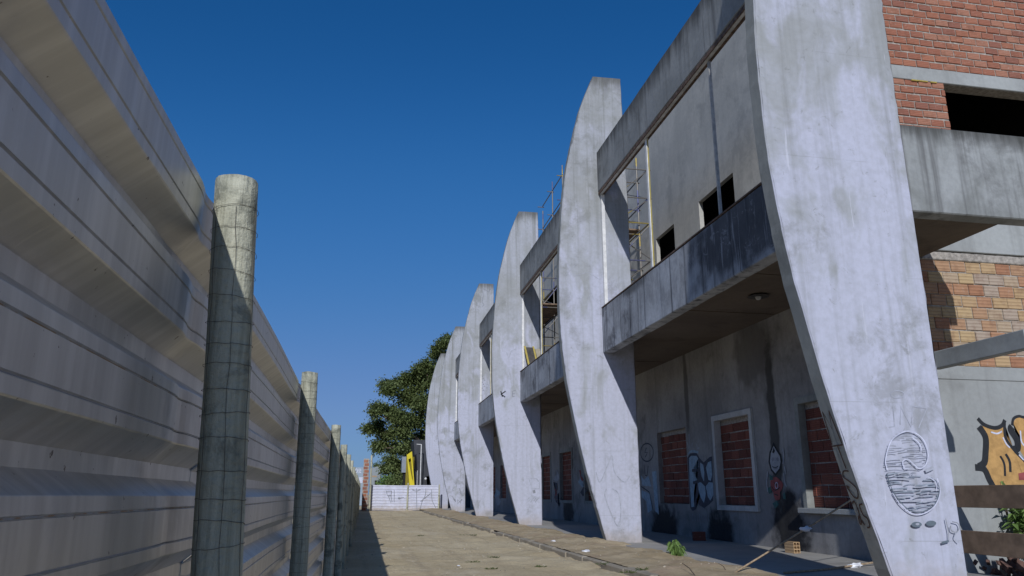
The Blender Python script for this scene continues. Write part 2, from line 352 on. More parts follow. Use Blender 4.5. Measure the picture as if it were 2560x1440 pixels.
class Strokes:
    """spray-paint lines and fills lying on a wall: flat ribbons a few mm proud of it"""
    def __init__(s, plane, nrm): s.p = plane; s.n = Vector(nrm).normalized(); s.k = 0; s.sets = {}; s.cur = 'graffiti'
    def bm(s, m):
        if (s.cur, m) not in s.sets: s.sets[s.cur, m] = bmesh.new()
        return s.sets[s.cur, m]
    def motif(s, name): s.cur = name; return s
    def off(s): s.k += 1; return 0.0025 + 0.00025 * s.k
    def line(s, m, pts, wd, close=False, curve=False):
        if curve: pts = crom(pts, close)
        P = [Vector(s.p(*p)) for p in pts]
        if close: P = P + [P[0]]
        o = s.n * s.off(); bm = s.bm(m); L = []
        for i, p in enumerate(P):
            if close and i in (0, len(P) - 1): d = P[1] - P[-2]
            else: d = P[min(i + 1, len(P) - 1)] - P[max(i - 1, 0)]
            sd = s.n.cross(d).normalized() * (wd / 2)
            L.append((bm.verts.new(p + o + sd), bm.verts.new(p + o - sd)))
        for a, b in zip(L, L[1:]): bm.faces.new((a[0], b[0], b[1], a[1]))
    def fill(s, m, pts, curve=False):
        if curve: pts = crom(pts, True)
        o = s.n * s.off(); bm = s.bm(m)
        f = bm.faces.new([bm.verts.new(Vector(s.p(*p)) + o) for p in pts])
        bmesh.ops.triangulate(bm, faces=[f])
    def build(s, name, parent):
        return [obj(name if k[0] == 'graffiti' else k[0].split('|')[0], b, k[1], parent) for k, b in s.sets.items()]
def crom(pts, close=False, n=6):
    out = []; N = len(pts)
    rng = range(N if close else N - 1)
    for i in rng:
        g = lambda k: pts[k % N] if close else pts[max(0, min(N - 1, k))]
        a, b, c_, d = g(i - 1), g(i), g(i + 1), g(i + 2)
        for j in range(n):
            t = j / n
            out.append(tuple(0.5 * (2 * b[k] + (c_[k] - a[k]) * t + (2 * a[k] - 5 * b[k] + 4 * c_[k] - d[k]) * t * t + (3 * b[k] - a[k] - 3 * c_[k] + d[k]) * t ** 3) for k in (0, 1)))
    if not close: out.append(tuple(pts[-1]))
    return out
def ell(cx, cy, rx, ry, n=24, a0=0, a1=360): return [(cx + rx * math.cos(R(a0 + (a1 - a0) * i / n)), cy + ry * math.sin(R(a0 + (a1 - a0) * i / n))) for i in range(n + (0 if a1 - a0 == 360 else 1))]

rnd = random.Random(7)
# ------------------------------------------------------------------ ground, lane, verge, porch, kerb
def gridmesh(name, xs, ys, hf, mat, label=None):
    vs = [(x, y, hf(x, y)) for y in ys for x in xs]; nx = len(xs)
    fs = [(j * nx + i, j * nx + i + 1, (j + 1) * nx + i + 1, (j + 1) * nx + i) for j in range(len(ys) - 1) for i in range(nx - 1)]
    return pydata(name, vs, fs, mat, None, True)
tag(pydata('ground', [(-900, -900, -0.03), (900, -900, -0.03), (900, 900, -0.03), (-900, 900, -0.03)], [(0, 1, 2, 3)], 'dirt'), kind='structure')
def lin(a, b, n): return [a + (b - a) * i / n for i in range(n + 1)]
def lane_h(x, y): return max(0, x - 2.9) ** 2 * .13 * max(0, .5 + mnoise.fractal(Vector((x * .8, y * .55, 8)), 1, 2, 4)) + max(0, .35 - x) ** 2 * .05 + 0.036 * mnoise.fractal(Vector((x * 1.3, y * 0.9, 0)), 1, 2, 5) + .007 * mnoise.noise(Vector((x * 7, y * 6, 2))) - 0.004
tag(gridmesh('dirt_lane', lin(-1.6, 3.5, 90), lin(-3, 20, 330) + lin(20.3, 56, 150), lane_h, 'dirt'), kind='structure')
def verge_h(x, y):
    t = (x - 3.42) / 1.55
    base = 0.084 + 0.045 * math.sin(min(max(t, 0), 1) * 3.1416) - max(0, x - 4.75) * 0.22
    for fy in FY: base += 0.035 * math.exp(-((y - fy - .1) / .6) ** 2 - ((x - 4.7) / .6) ** 2)
    return base + 0.055 * mnoise.fractal(Vector((x * 1.6, y * 0.9, 3)), 1, 2, 4) * min(1, max(0, (x - 3.4) * 4)) + 0.012 * mnoise.noise(Vector((x * 9, y * 9, 1)))
FY = [6.235, 14.5, 23.06, 32.13, 41.23, 49.85]
tag(gridmesh('sand_verge', lin(3.42, 5.5, 46), lin(2, 24, 260) + lin(24.2, 54, 130), verge_h, 'sand'), kind='structure')
tag(mkbox('porch_pavement', 'porch', None, 4.72, 7.2, 5.6, 52, -0.02, 0.1, 0.01), kind='structure')
kerb = mkbox('kerb', 'kerb', None, 3.36, 3.47, 2, 47, -0.05, 0.04); tag(kerb, kind='structure')
y = 2.0; km = None
while y < 46:
    L = 0.98
    dx = rnd.uniform(-.012, .012); dz = rnd.uniform(-.014, .008)
    if rnd.random() > 0.06:
        bm = nb(); box(bm, 3.335 + dx, 3.49 + dx, y + .008, y + L - .008, -0.06, 0.083 + dz, 0.014)
        for vv in bm.verts:
            nn = mnoise.noise(vv.co * 5)
            vv.co += Vector((0.006 * nn, 0, 0.006 * nn))
        obj('kerb_stone', bm, 'kerb', kerb)
    y += L

# ------------------------------------------------------------------ the building
BD = empty('concrete_building', (7, 30, 0), 'unfinished concrete building with curved white fins along its facade', 'building')
PROF = [(-0.25, 4.70), (0.0, 4.635), (0.6, 4.465), (1.215, 4.293), (1.9, 4.125), (2.633, 3.975), (3.114, 3.884), (3.807, 3.798), (4.442, 3.755), (5.436, 3.747), (6.2, 3.785), (6.996, 3.848), (7.7, 3.94), (8.3, 4.06), (9.111, 4.255), (9.6, 4.42), (10.09, 4.612)]
def prof(z):
    for (a, xa), (b, xb) in zip(PROF, PROF[1:]):
        if z <= b: return xa + (xb - xa) * (z - a) / (b - a)
    return PROF[-1][1]
PS = [prof_ for prof_ in crom(PROF, False, 8)]
FT = 0.205
def fin(yf, seed):
    rr = random.Random(seed)
    out = [(x, z) for z, x in PS]
    zs = [10.1 - 10.35 * i / 90 for i in range(91)]
    inner = [(5.262 + min(1, (10.1 - z) / 3) * 0.048, z) for z in zs]
    pts = out + [(4.85, 10.098), (5.05, 10.1)] + inner
    def jit(p, k, amt): return (mnoise.noise(Vector((p[0] * 3, p[1] * 9, seed + k))) * amt)
    cx = 4.6
    loops = []
    for t, ins in ((0, .013), (.012, 0), (FT - .012, 0), (FT, .013)):
        L = []
        for (x, z) in pts:
            chip = 0.008 + ((.11 if seed == 11 else .06) * max(0, mnoise.noise(Vector((x, z * 2.6, seed * 3.1))) - .15) if x > 5.2 and z < 8 else 0)
            e = ins + (jit((x, z), 0, chip))
            xx = x + (e if x < cx + .25 and z < 10.05 else -e if x > 5.2 else 0)
            zz = z - (e * .7 if z > 10.05 else 0)
            L.append((xx, yf + t, zz))
        loops.append(L)
    vs = [p for L in loops for p in L]; n = len(pts)
    fs = [tuple(range(n))[::-1], tuple(range(3 * n, 4 * n))]
    for k in range(3):
        for i in range(n): fs.append((k * n + i, k * n + (i + 1) % n, (k + 1) * n + (i + 1) % n, (k + 1) * n + i))
    bm = nb(); V = [bm.verts.new(v) for v in vs]
    for f in fs: bm.faces.new([V[i] for i in f])
    bmesh.ops.triangulate(bm, faces=[f for f in bm.faces if len(f.verts) > 4])
    o = obj('fin', bm, 'fin', BD)
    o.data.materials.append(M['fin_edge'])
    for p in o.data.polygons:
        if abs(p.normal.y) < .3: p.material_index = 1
    return o
FINS = [fin(yy, 11 + i) for i, yy in enumerate(FY)]
BX = 4.645; LB0, LB1, UB0, UB1 = 3.763, 4.696, 7.29, 8.22
W = 7.05
for i in range(5):
    y0, y1 = FY[i] + FT - .03, FY[i + 1] + .02
    def beam(name, mat, z0, z1, x1):
        bm = nb(); n = int((y1 - y0) / .12)
        # long box cut along its length, edges slightly uneven
        ys = lin(y0, y1, n); ring = []
        for yy in ys:
            def w_(k): return 0.008 * mnoise.noise(Vector((k * 7.7, yy * 2.3, z0)))
            c = .012
            ring.append([bm.verts.new(p) for p in ((BX + c, yy, z1 + w_(1)), (BX + w_(2), yy, z1 - c), (BX + w_(3), yy, z0 + c), (BX + c, yy, z0 + w_(4)), (x1, yy, z0 + w_(5)), (x1, yy, z1 + w_(6)))])
        for a, b in zip(ring, ring[1:]):
            for k in range(6): bm.faces.new((a[k], a[(k + 1) % 6], b[(k + 1) % 6], b[k]))
        bm.faces.new(ring[0][::-1]); bm.faces.new(ring[-1])
        return obj(name, bm, mat, BD)
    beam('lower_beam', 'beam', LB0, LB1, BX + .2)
    beam('upper_beam', 'ubeam', UB0, UB1, BX + .15)
    # steel head channel under the upper beam, rusty sill angle on the lower beam, white jamb against the far fin
    rail = nb(); box(rail, BX + .004, BX + .022, y0, y1, UB0 - .075, UB0 - .012); box(rail, BX + .085, BX + .13, y0, y1, UB0 - .075, UB0 - .012)
    r_ = obj('head_rail', rail, 'rust', BD)
    mkbox('channel', 'railsteel', r_, BX + .023, BX + .084, y0, y1, UB0 - .068, UB0 - .014)
    mkbox('sill_angle', 'rust', BD, BX - .006, BX + .06, y0, y1, LB1 + .009, LB1 + .03)
    mkbox('jamb', 'whitepaint', BD, BX + .05, BX + .12, y1 - .085, y1 - .023, LB1 + .032, UB0 - .078)
    mull = [y1 - 2.7] if i else [11.79, 9.18]
    for k, my in enumerate(mull):
        hw = .036 if k == 0 else .017
        p = mkbox('mullion', 'whitepaint' if k == 0 else 'steel', BD, BX + .06, BX + .10, my - hw, my + hw, LB1 + .032, UB0 - .078)
        if k == 0: mkbox('yellow_strip', flat('yellow_strip', (.36, .29, .08), .6), p, BX + .075, BX + .095, my - hw - .013, my - hw - .001, LB1 + .05, UB0 - .1)
# floor slab between beams and wall, with its end return
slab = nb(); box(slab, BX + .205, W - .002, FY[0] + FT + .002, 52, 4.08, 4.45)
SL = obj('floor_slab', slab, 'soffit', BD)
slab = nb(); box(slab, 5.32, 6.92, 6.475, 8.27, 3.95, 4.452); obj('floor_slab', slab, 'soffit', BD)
for yy in (9.6, 11.9, 17.0, 20.0, 26.0): mkbox('shutter_joint', 'soffit', SL, BX + .3, W - .05, yy, yy + .025, 4.068, 4.079)
so_ = onz(1895, 737, 4.08); bm = nb()
bmesh.ops.create_cone(bm, cap_ends=True, segments=20, radius1=.17, radius2=.13, depth=.03)
for v in bm.verts: v.co += Vector((so_.x, so_.y, 4.062))
lo = obj('ceiling_socket', bm, 'darksteel', SL)
bm = nb(); bmesh.ops.create_uvsphere(bm, u_segments=10, v_segments=6, radius=.05)
for v in bm.verts: v.co += Vector((so_.x, so_.y, 4.04))
obj('bulb_holder', bm, 'frame', SL)
# end beam closing the balcony, frame beam and column on the facade line
bm = nb(); box(bm, 5.312, 6.89, 6.275, 6.47, 3.772, 4.745, .012); obj('end_beam', bm, 'ebeam', BD)
bm = nb(); box(bm, 6.6, 6.74, 6.474, 7.87, 2.443, 2.642, .01)
for v in bm.verts: v.co.z += .012 * mnoise.noise(v.co * 4)
obj('frame_beam', bm, 'ewall', BD)
mkbox('column', 'ewall', BD, 6.42, 6.598, 7.872, 8.07, -.05, 3.945, .01)
# facade walls
mx = lambda a, b, t: (W + t, a, b)
OPEN = [(10.0, 11.5), (13.165, 14.63), (16.165, 17.9), (19.4, 21.1), (22.65, 24.35), (25.95, 27.6), (29.1, 30.8), (32.3, 34.0), (35.5, 37.2), (38.7, 40.4), (42.0, 43.6), (45.2, 46.8)]
ZS, ZH = 0.78, 2.45
bm = nb(); gridwall(bm, [8.505, 52], [-.05, 4.7], [(a, b, ZS, ZH) for a, b in OPEN], mx, .22)
LW = obj('facade_wall', bm, 'wall', BD)
UO = [(13.05, 14.7, 6.15, 7.31), (16.12, 17.3, 6.15, 7.31), (19.4, 20.6, 6.15, 7.31), (22.4, 24.0, 6.15, 7.31), (25.2, 31.5, 4.75, 6.3), (25.2, 31.5, 7.7, 8.9), (35, 37, 6.15, 7.31), (39, 41, 6.15, 7.31), (44, 46, 6.15, 7.31)]
bm = nb(); gridwall(bm, [8.505, 52], [4.702, 11.2], UO, mx, .1)
UW = obj('upper_facade_wall', bm, 'uwall', BD)
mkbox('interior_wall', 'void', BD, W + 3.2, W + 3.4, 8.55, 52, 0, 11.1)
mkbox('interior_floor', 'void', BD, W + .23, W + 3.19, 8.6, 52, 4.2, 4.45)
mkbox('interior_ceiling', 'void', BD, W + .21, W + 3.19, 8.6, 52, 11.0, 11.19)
# shared brick mesh: chamfered block facing -y (length x, height z), 0.07 deep
def brick_mesh(name, L, H, D, mat):
    bm = nb(); c = .006
    a = [(0, 0), (L, 0), (L, H), (0, H)]
    f0 = [bm.verts.new((x + (c if x == 0 else -c), 0, z + (c if z == 0 else -c))) for x, z in a]
    f1 = [bm.verts.new((x, c, z)) for x, z in a]; f2 = [bm.verts.new((x, D, z)) for x, z in a]
    bm.faces.new(f0)
    for p, q_ in ((f0, f1), (f1, f2)):
        for i in range(4): bm.faces.new((p[i], p[(i + 1) % 4], q_[(i + 1) % 4], q_[i]))
    bm.faces.new(f2)
    bmesh.ops.recalc_face_normals(bm, faces=bm.faces[:])
    me = bpy.data.meshes.new(name); bm.to_mesh(me); bm.free(); me.materials.append(M[mat]); return me
def put_brick(me, parent, loc, rz=0.0, sx=1.0, ry=0.0):
    o = bpy.data.objects.new('brick', me); o.location = loc; o.rotation_euler = (0, ry, rz); o.scale = (sx, 1, 1)
    o.parent = parent; o.matrix_parent_inverse = parent.matrix_world.inverted() if False else parent.matrix_basis.inverted()
    COL.objects.link(o); return o
bpy.context.view_layer.update()
def lay(parent, me, L, H, jl, jh, a0, a1, z0, z1, place, holes=(), rr=rnd, stagger=.5, miss=0.0):
    z = z0; row = 0
    while z + H * .6 < z1:
        a = a0 - (L + jl) * (stagger if row % 2 else 0) - rr.uniform(0, .04)
        while a < a1:
            s, e = max(a, a0), min(a + L, a1)
            for h in holes:
                if h[2] < z + H / 2 < h[3]:
                    if h[0] <= s and e <= h[1]: s = e
                    elif s < h[0] < e: e = h[0]
                    elif s < h[1] < e: s = h[1]
            if e - s > .035 and rr.random() >= miss:
                place(me, parent, s, z + rr.uniform(-.006, .006), (e - s) / L, rr)
            a += L + jl
        z += H + jh; row += 1
BRW = brick_mesh('window_brick', .30, .158, .06, 'brick_dark')
def place_x(me, parent, s, z, sx, rr): put_brick(me, parent, (W + .105 + rr.uniform(-.006, .006), s + .30 * sx, z), -math.pi / 2, sx, rr.uniform(-.008, .008))
for k, (a, b) in enumerate(OPEN):
    # mortar bed behind the bricks
    inf = mkbox('window_infill', 'mortar', BD, W + .118, W + .2, a - .01, b + .01, ZS - .01, ZH + .01)
    if k < 3: lay(inf, BRW, .30, .158, .015, .017, a + .004, b - .004, ZS + .01, ZH, place_x)
    else:
        bm = nb(); z = ZS + .01; rw = 0
        while z < ZH - .05:
            yy = a - (.15 if rw % 2 else 0)
            while yy < b:
                s, e = max(yy, a + .005), min(yy + .3, b - .005)
                if e - s > .03: box(bm, W + .105, W + .12, s, e, z, min(z + .158, ZH))
                yy += .315
            z += .175; rw += 1
        tag(obj('bricks', bm, 'brick_dark', inf), kind='stuff')
    fm = nb()
    if k in (0, 1, 4, 5, 6, 7):
        ow = .1
        x0 = W - (.045 if k == 1 else .025)
        gridwall(fm, [a - ow, b + ow], [ZS - .09, ZH + .1], [(a + .005, b - .005, ZS + .005, ZH - .005)], lambda p, q_, t, x0=x0: (x0 + t, p, q_), W + .1 - x0 - .003)
        obj('window_frame', fm, 'frame' if k == 1 else 'oldframe', BD)
    else: fm.free()
# door sill ledge by the near fin
mkbox('sill', 'ewall', BD, W - .13, W - .031, 8.52, 11.62, .705, .782, .006)
# end wall (faces the camera)
EY = 8.3
me_ = lambda a, b, t: (a, EY + t, b)
bm = nb(); gridwall(bm, [7.052, 13], [-.05, 2.40], [], me_, .2); EW = obj('end_wall', bm, 'ewall', BD)
mkbox('tie_beam', 'ewall', BD, 7.046, 13, EY - .012, EY + .21, 2.402, 2.575, .006)
bm = nb(); gridwall(bm, [7.056, 13], [2.577, 4.10], [], lambda a, b, t: (a, EY + .012 + t, b), .18); EB = obj('brick_panel', bm, 'mortar', BD)
BRO = brick_mesh('ochre_brick', .218, .145, .05, 'brick_orange')
def place_e(me, parent, s, z, sx, rr): put_brick(me, parent, (s, EY - .002 + rr.uniform(-.004, .004), z), rr.uniform(-.01, .01), sx, rr.uniform(-.01, .01))
lay(EB, BRO, .218, .145, .013, .012, 7.06, 9.0, 2.585, 3.985, place_e)
bm = nb()                                                # ragged mortar packed under the concrete band
for i in range(40):
    x = 7.1 + i * .05
    vs0 = len(bm.verts); box(bm, x, x + .07, EY - .012 - rnd.uniform(0, .012), EY + .011, 3.99, 4.105, .012)
    bm.verts.ensure_lookup_table()
    for v in bm.verts[vs0:]: v.co.x += (v.co.z - 4.05) * .5
obj('mortar_packing', bm, 'mortar', EB)
mkbox('tie_beam', 'ewall', BD, 7.05, 13, EY - .02, EY + .2, 4.125, 4.72, .008)
OP = (7.87, 10.6, 5.3, 6.665)
bm = nb(); gridwall(bm, [7.056, 13], [4.722, 11.2], [OP], lambda a, b, t: (a, EY + .012 + t, b), .18); EU = obj('upper_brick_panel', bm, 'mortar', BD)
BRR = brick_mesh('red_brick', .204, .099, .05, 'brick_red')
lay(EU, BRR, .204, .099, .014, .0225, 7.06, 9.75, 5.62, 6.66, place_e, [OP])
lay(EU, BRR, .204, .099, .014, .0225, 7.06, 9.75, 6.90, 8.40, place_e)
def rest(parent, mat, L, H, jl, jh, a0, a1, z0, z1, skip):
    bm = nb(); z = z0; row = 0
    while z + H < z1:
        a = a0 - (L / 2 if row % 2 else 0)
        while a < a1:
            s_, e_ = max(a, a0), min(a + L, a1); cx_, cz_ = (s_ + e_) / 2, z + H / 2
            if e_ - s_ > .03 and not any(h[0] < e_ and s_ < h[1] and h[2] < cz_ < h[3] for h in skip):
                o_ = rnd.uniform(-.004, .004)
                vv = [bm.verts.new((x, EY - .002 + o_ + (.012 if k else 0), zz)) for k in (0, 1) for x, zz in ((s_ + .003 * (1 - k), z + .003 * (1 - k)), (e_ - .003 * (1 - k), z + .003 * (1 - k)), (e_ - .003 * (1 - k), z + H - .003 * (1 - k)), (s_ + .003 * (1 - k), z + H - .003 * (1 - k)))]
                bm.faces.new(vv[:4])
                for k in range(4): bm.faces.new((vv[k], vv[(k + 1) % 4], vv[4 + (k + 1) % 4], vv[4 + k]))
            a += L + jl
        z += H + jh; row += 1
    tag(obj('bricks', bm, mat, parent), kind='stuff')
rest(EU, 'brick_red', .204, .099, .014, .0225, 9.76, 13, 4.75, 6.66, [(7, 10.62, 5.3, 6.67)])
rest(EU, 'brick_red', .204, .099, .014, .0225, 9.76, 13, 6.9, 8.4, [])
rest(EU, 'brick_red', .204, .099, .014, .0225, 7.06, 13, 8.40, 11.15, [])
rest(EB, 'brick_orange', .218, .145, .013, .012, 9.02, 13, 2.585, 3.985, [])
mkbox('lintel', 'ewall', BD, 7.05, 12, EY - .015, EY + .2, 6.672, 6.886, .008)
bm = nb()
for i in range(22):                                      # squeezed yellow foam under the lintel
    x = ony(2280, 206, EY).x + i * .018
    if 13 < i < 17: continue
    s0 = len(bm.verts); bmesh.ops.create_icosphere(bm, subdivisions=1, radius=.02)
    bm.verts.ensure_lookup_table()
    for v in bm.verts[s0:]: v.co = Vector((x + v.co.x, EY - .01 + v.co.y * .8, 6.665 + v.co.z * .7 + rnd.uniform(-.002, .002)))
obj('foam', bm, flat('yellow_foam', (.48, .38, .10), .9), BD)
mkbox('interior_wall', 'void', BD, 7.3, 12.9, EY + 2.6, EY + 2.7, 4.5, 8)

# ------------------------------------------------------------------ graffiti on the building
F1, F2, F3, F4 = FINS[0], FINS[1], FINS[2], FINS[3]
g = Strokes(lambda u, v: ony(u, v, FY[0]), (0, -1, 0))
g.motif('halo_ring').line('p_faint', ell(2243, 986, 17, 9), .010, True); g.motif('scrawled_letter|1')
g.line('p_faint', [(2222, 1068), (2236, 1066), (2232, 1014)], .010); g.motif('scrawled_letter|2').line('p_faint', [(2250, 1062), (2251, 1016), (2277, 1068), (2282, 1016)], .010); g.motif('scrawled_letter|3').line('p_faint', [(2284, 1016), (2316, 1022), (2296, 1070)], .010)
up = [(2212, 1180), (2208, 1150), (2222, 1104), (2248, 1082), (2276, 1080), (2300, 1096), (2314, 1130), (2312, 1160), (2302, 1175)]
lowp = [(2212, 1186), (2250, 1180), (2300, 1192), (2336, 1200), (2344, 1222), (2340, 1250), (2318, 1275), (2290, 1283), (2258, 1270), (2232, 1240)]
def hatch(m, poly, n, wd, r_, jig=3, amt=.8):
    P = crom(poly, True); v0, v1 = min(p[1] for p in P), max(p[1] for p in P)
    for i in range(n):
        v = v0 + (v1 - v0) * (i + .5) / n
        xs = []
        for a, b in zip(P, P[1:] + P[:1]):
            if (a[1] - v) * (b[1] - v) < 0: xs.append(a[0] + (b[0] - a[0]) * (v - a[1]) / (b[1] - a[1]))
        if len(xs) < 2: continue
        a, b = min(xs), max(xs)
        k = a
        while k < b:
            e = min(b, k + r_.uniform(20, 60))
            if r_.random() < amt: g.line(m, crom([(k, v + r_.uniform(-jig, jig)), ((k + e) / 2, v + r_.uniform(-jig, jig) - 2), (e, v + r_.uniform(-jig, jig) - 2)]), wd * r_.uniform(.5, 1.4))
            k = e + r_.uniform(0, 8)
hr = random.Random(3); g.motif('hatched_emblem')
hatch('p_faint', up + [(2260, 1190)], 22, .007, hr, 2, .75)
hatch('p_teal2', lowp, 20, .009, hr, 2, .6)
hatch('p_faint', lowp, 12, .012, hr, 2, .6)
g.line('p_white', [(2214, 1175), (2209, 1150), (2222, 1105), (2250, 1082), (2276, 1080), (2302, 1098), (2315, 1130), (2310, 1160), (2294, 1172), (2278, 1160), (2264, 1148), (2252, 1155), (2256, 1170), (2266, 1172)], .010, curve=True)
g.line('p_white', [(2276, 1094), (2294, 1110), (2298, 1126)], .008, curve=True)
g.line('p_teal', [(2212, 1184), (2222, 1216), (2240, 1248), (2270, 1276), (2300, 1281)], .008, curve=True)
g.line('p_white', [(2226, 1232), (2246, 1262), (2276, 1284), (2306, 1283), (2332, 1264), (2345, 1230), (2338, 1196)], .009, curve=True)
g.line('p_teal', [(2300, 1280), (2330, 1262), (2343, 1230), (2340, 1206)], .006, curve=True)
g.line('p_white', [(2314, 1192), (2334, 1206), (2336, 1228)], .008, curve=True)
g.line('p_faint', [(2308, 1178), (2322, 1172), (2328, 1168)], .03)
for cx in (2286, 2322): g.motif('paint_spot|%d' % cx).fill('p_teal', ell(cx, 1311 - (cx - 2286) * .08, 13, 7, 14))
g.motif('paint_spot|2286').fill('p_faint', ell(2288, 1310, 5, 3, 10)); g.motif('corner_tag')
g.line('p_grey', [(2358, 1296), (2365, 1330), (2366, 1354)], .008); g.line('p_teal', [(2366, 1352), (2348, 1357)], .02)
g.line('p_grey', [(2374, 1304), (2388, 1308), (2392, 1320), (2384, 1330), (2372, 1326), (2370, 1314)], .009, curve=True); g.line('p_faint', [(2384, 1330), (2380, 1344), (2390, 1356)], .009, curve=True)
g.build('graffiti', F1)
# letters down the narrow outer face of the near fin
def edge_pt(a, b): return Vector((prof(b) - .004, FY[0] + FT - .018 - .168 * a, b))
e1 = Strokes(edge_pt, (-1, 0, -.2))
def el(pts, z0, z1, wd=.014, curve=False): e1.line('p_brown', [(a, z0 + (z1 - z0) * b) for a, b in (crom(pts) if curve else pts)], wd)
el([(.05, 0), (.15, 1), (.5, .45), (.75, 1), (.95, 0)], 1.44, 1.74); el([(0, .98), (1, 1.0)], 1.22, 1.43); el([(.5, 1), (.6, 0)], 1.22, 1.43)
el([(.75, 1), (.3, 1.0), (.1, .8), (.5, .62), (.9, .35), (.7, .03), (.35, .1), (.1, .45), (.3, .4)], .96, 1.20, curve=True)
el([(.05, .9), (.3, .98), (.35, .6), (.25, .15), (.1, .1), (.2, .4), (.45, .05)], .72, .94, curve=True); el([(.9, .98), (.6, .9), (.65, .55), (.9, .4), (.85, .1), (.6, .05)], .70, .92, curve=True)
e1.build('graffiti', F1)
g = Strokes(lambda u, v: ony(u, v, FY[1]), (0, -1, 0))
for j_, pts in enumerate(([(1436, 690), (1470, 680), (1500, 700)], [(1440, 745), (1454, 746), (1458, 765)], [(1465, 725), (1470, 720)], [(1470, 745), (1478, 732), (1486, 752)], [(1500, 700), (1512, 660)], [(1520, 700), (1530, 690), (1528, 715), (1536, 700)], [(1541, 690), (1540, 735)], [(1545, 715), (1556, 698), (1560, 715)], [(1522, 560), (1524, 595)], [(1412, 690), (1440, 660)])):
    g.motif('pen_scribble|%d' % j_).line('p_faint', pts, .010)
g.motif('oval_scrawl').line('p_faint', [(1516, 1222), (1512, 1240), (1530, 1290), (1545, 1315), (1552, 1280), (1546, 1235), (1530, 1222)], .022, curve=True)
g.motif('peaked_scrawl').line('p_faint', [(1490, 1180), (1500, 1205), (1520, 1160), (1530, 1140), (1536, 1180), (1560, 1205), (1574, 1190)], .02, curve=True)
g.build('graffiti', F2)
g = Strokes(lambda u, v: ony(u, v, FY[2]), (0, -1, 0))
g.motif('letter_k')
for pts in ([(1252, 978), (1256, 992)], [(1252, 986), (1264, 978)], [(1252, 985), (1263, 993)]): g.line('p_black', pts, .035)
g.motif('letter_e')
for pts in ([(1281, 978), (1281, 991)], [(1281, 978), (1289, 976)], [(1281, 985), (1287, 984)], [(1281, 991), (1287, 991)]): g.line('p_grey', pts, .022)
g.motif('pen_scribble|1').line('p_faint', [(1266, 880), (1272, 895), (1278, 878), (1290, 872)], .02); g.motif('pen_scribble|2').line('p_faint', [(1270, 930), (1275, 948)], .015)
g.motif('repair_patch').line('p_faint', [(1322, 1196), (1340, 1196), (1349, 1206), (1348, 1222), (1330, 1222)], .03, True)
g.line('p_grey', [(1332, 1230), (1338, 1228)], .09)
for k in range(7): g.line('p_faint', [(1318 + k * 4, 1250 + 3 * (k % 3)), (1330 + k * 3, 1238 + k)], .03)
g.build('graffiti', F3)
g = Strokes(lambda u, v: ony(u, v, FY[4]), (0, -1, 0))
for k in range(9):
    c_ = (1132 + hr.uniform(0, 26), 1215 + hr.uniform(0, 44)); g.line('p_grey', [c_, (c_[0] + hr.uniform(-9, 9), c_[1] + hr.uniform(-14, 14)), (c_[0] + hr.uniform(-9, 9), c_[1] + hr.uniform(-10, 10))], .025, curve=True)
g.build('graffiti', FINS[4])
g = Strokes(lambda u, v: ony(u, v, FY[3]), (0, -1, 0))
g.motif('crack').line('p_grey', [(1203, 720), (1208, 735), (1206, 755), (1210, 762), (1205, 766)], .03, curve=True); g.motif('stain').line('p_grey', [(1208, 722), (1222, 730), (1226, 722)], .04)
g.motif('dot_row')
for k in range(8): g.line('p_grey', [(1204 + k % 3 * 3, 940 + k * 5), (1207 + k % 3 * 3, 941 + k * 5)], .04)
g.motif('grey_patch').line('p_faint', [(1214, 966), (1225, 966), (1225, 985), (1214, 985)], .25)
g.build('graffiti', F4)
# pale blue lettering, ring, and hooded face on the facade wall
def Z8(pts): return [(1560 + a / 4.236, 980 + b / 4.236) for a, b in pts]
g = Strokes(lambda u, v: onx(u, v, W), (-1, 0, 0))
fb = Z8([(672, 700), (700, 650), (770, 645), (800, 700), (845, 745), (905, 690), (935, 680), (945, 1150), (905, 1190), (850, 1230), (800, 1200), (770, 1140), (765, 1240), (730, 1262), (705, 1230), (690, 1000)])
g.motif('blue_lettering').fill('p_navy', fb)
for pts in ([(690, 700), (712, 676), (768, 676), (788, 705), (788, 800), (735, 815), (735, 848), (780, 850), (778, 930), (738, 945), (745, 1215), (715, 1220), (696, 950)],
            [(806, 745), (840, 770), (852, 850), (850, 950), (825, 900), (806, 800)], [(870, 800), (890, 745), (925, 730), (935, 880), (920, 940), (895, 930)],
            [(785, 960), (815, 955), (860, 1000), (868, 1080), (848, 1175), (815, 1120), (790, 1030)], [(868, 1000), (900, 955), (945, 960), (948, 1090), (915, 1150), (890, 1110)]):
    g.fill('p_blue', Z8(pts))
g.line('p_navy', Z8([(722, 832), (800, 826)]), .06); g.line('p_navy', Z8([(732, 962), (800, 945)]), .06)
g.line('p_blue', Z8([(680, 660), (720, 628), (790, 640)]), .05, curve=True)
g.motif('crown_scrawl')
for a in ([(668, 530), (690, 600)], [(690, 445), (700, 600)], [(712, 600), (725, 540), (735, 605)], [(770, 550), (780, 600), (800, 590)]): g.line('p_pale', Z8(a), .035)
g.motif('ring_and_bolt').line('p_navy', Z8(ell(245, 640, 68, 95)), .035, True)
g.line('p_navy', Z8([(240, 590), (222, 640), (250, 640), (228, 690)]), .04)
g.motif('blue_lettering|2').fill('p_blue', Z8([(180, 880), (215, 930), (262, 885), (290, 1000), (200, 990)])); g.fill('p_blue', Z8([(190, 1040), (280, 1080), (300, 1250), (255, 1280), (240, 1160), (190, 1110)]))
g.fill('p_blue', Z8([(300, 845), (345, 835), (372, 1300), (335, 1260), (318, 1050)]))
g.line('p_navy', Z8([(215, 770), (225, 880), (245, 890), (260, 780)]), .03); g.line('p_navy', Z8([(185, 1000), (270, 1060), (310, 1250)]), .03)
g.motif('drip_marks')
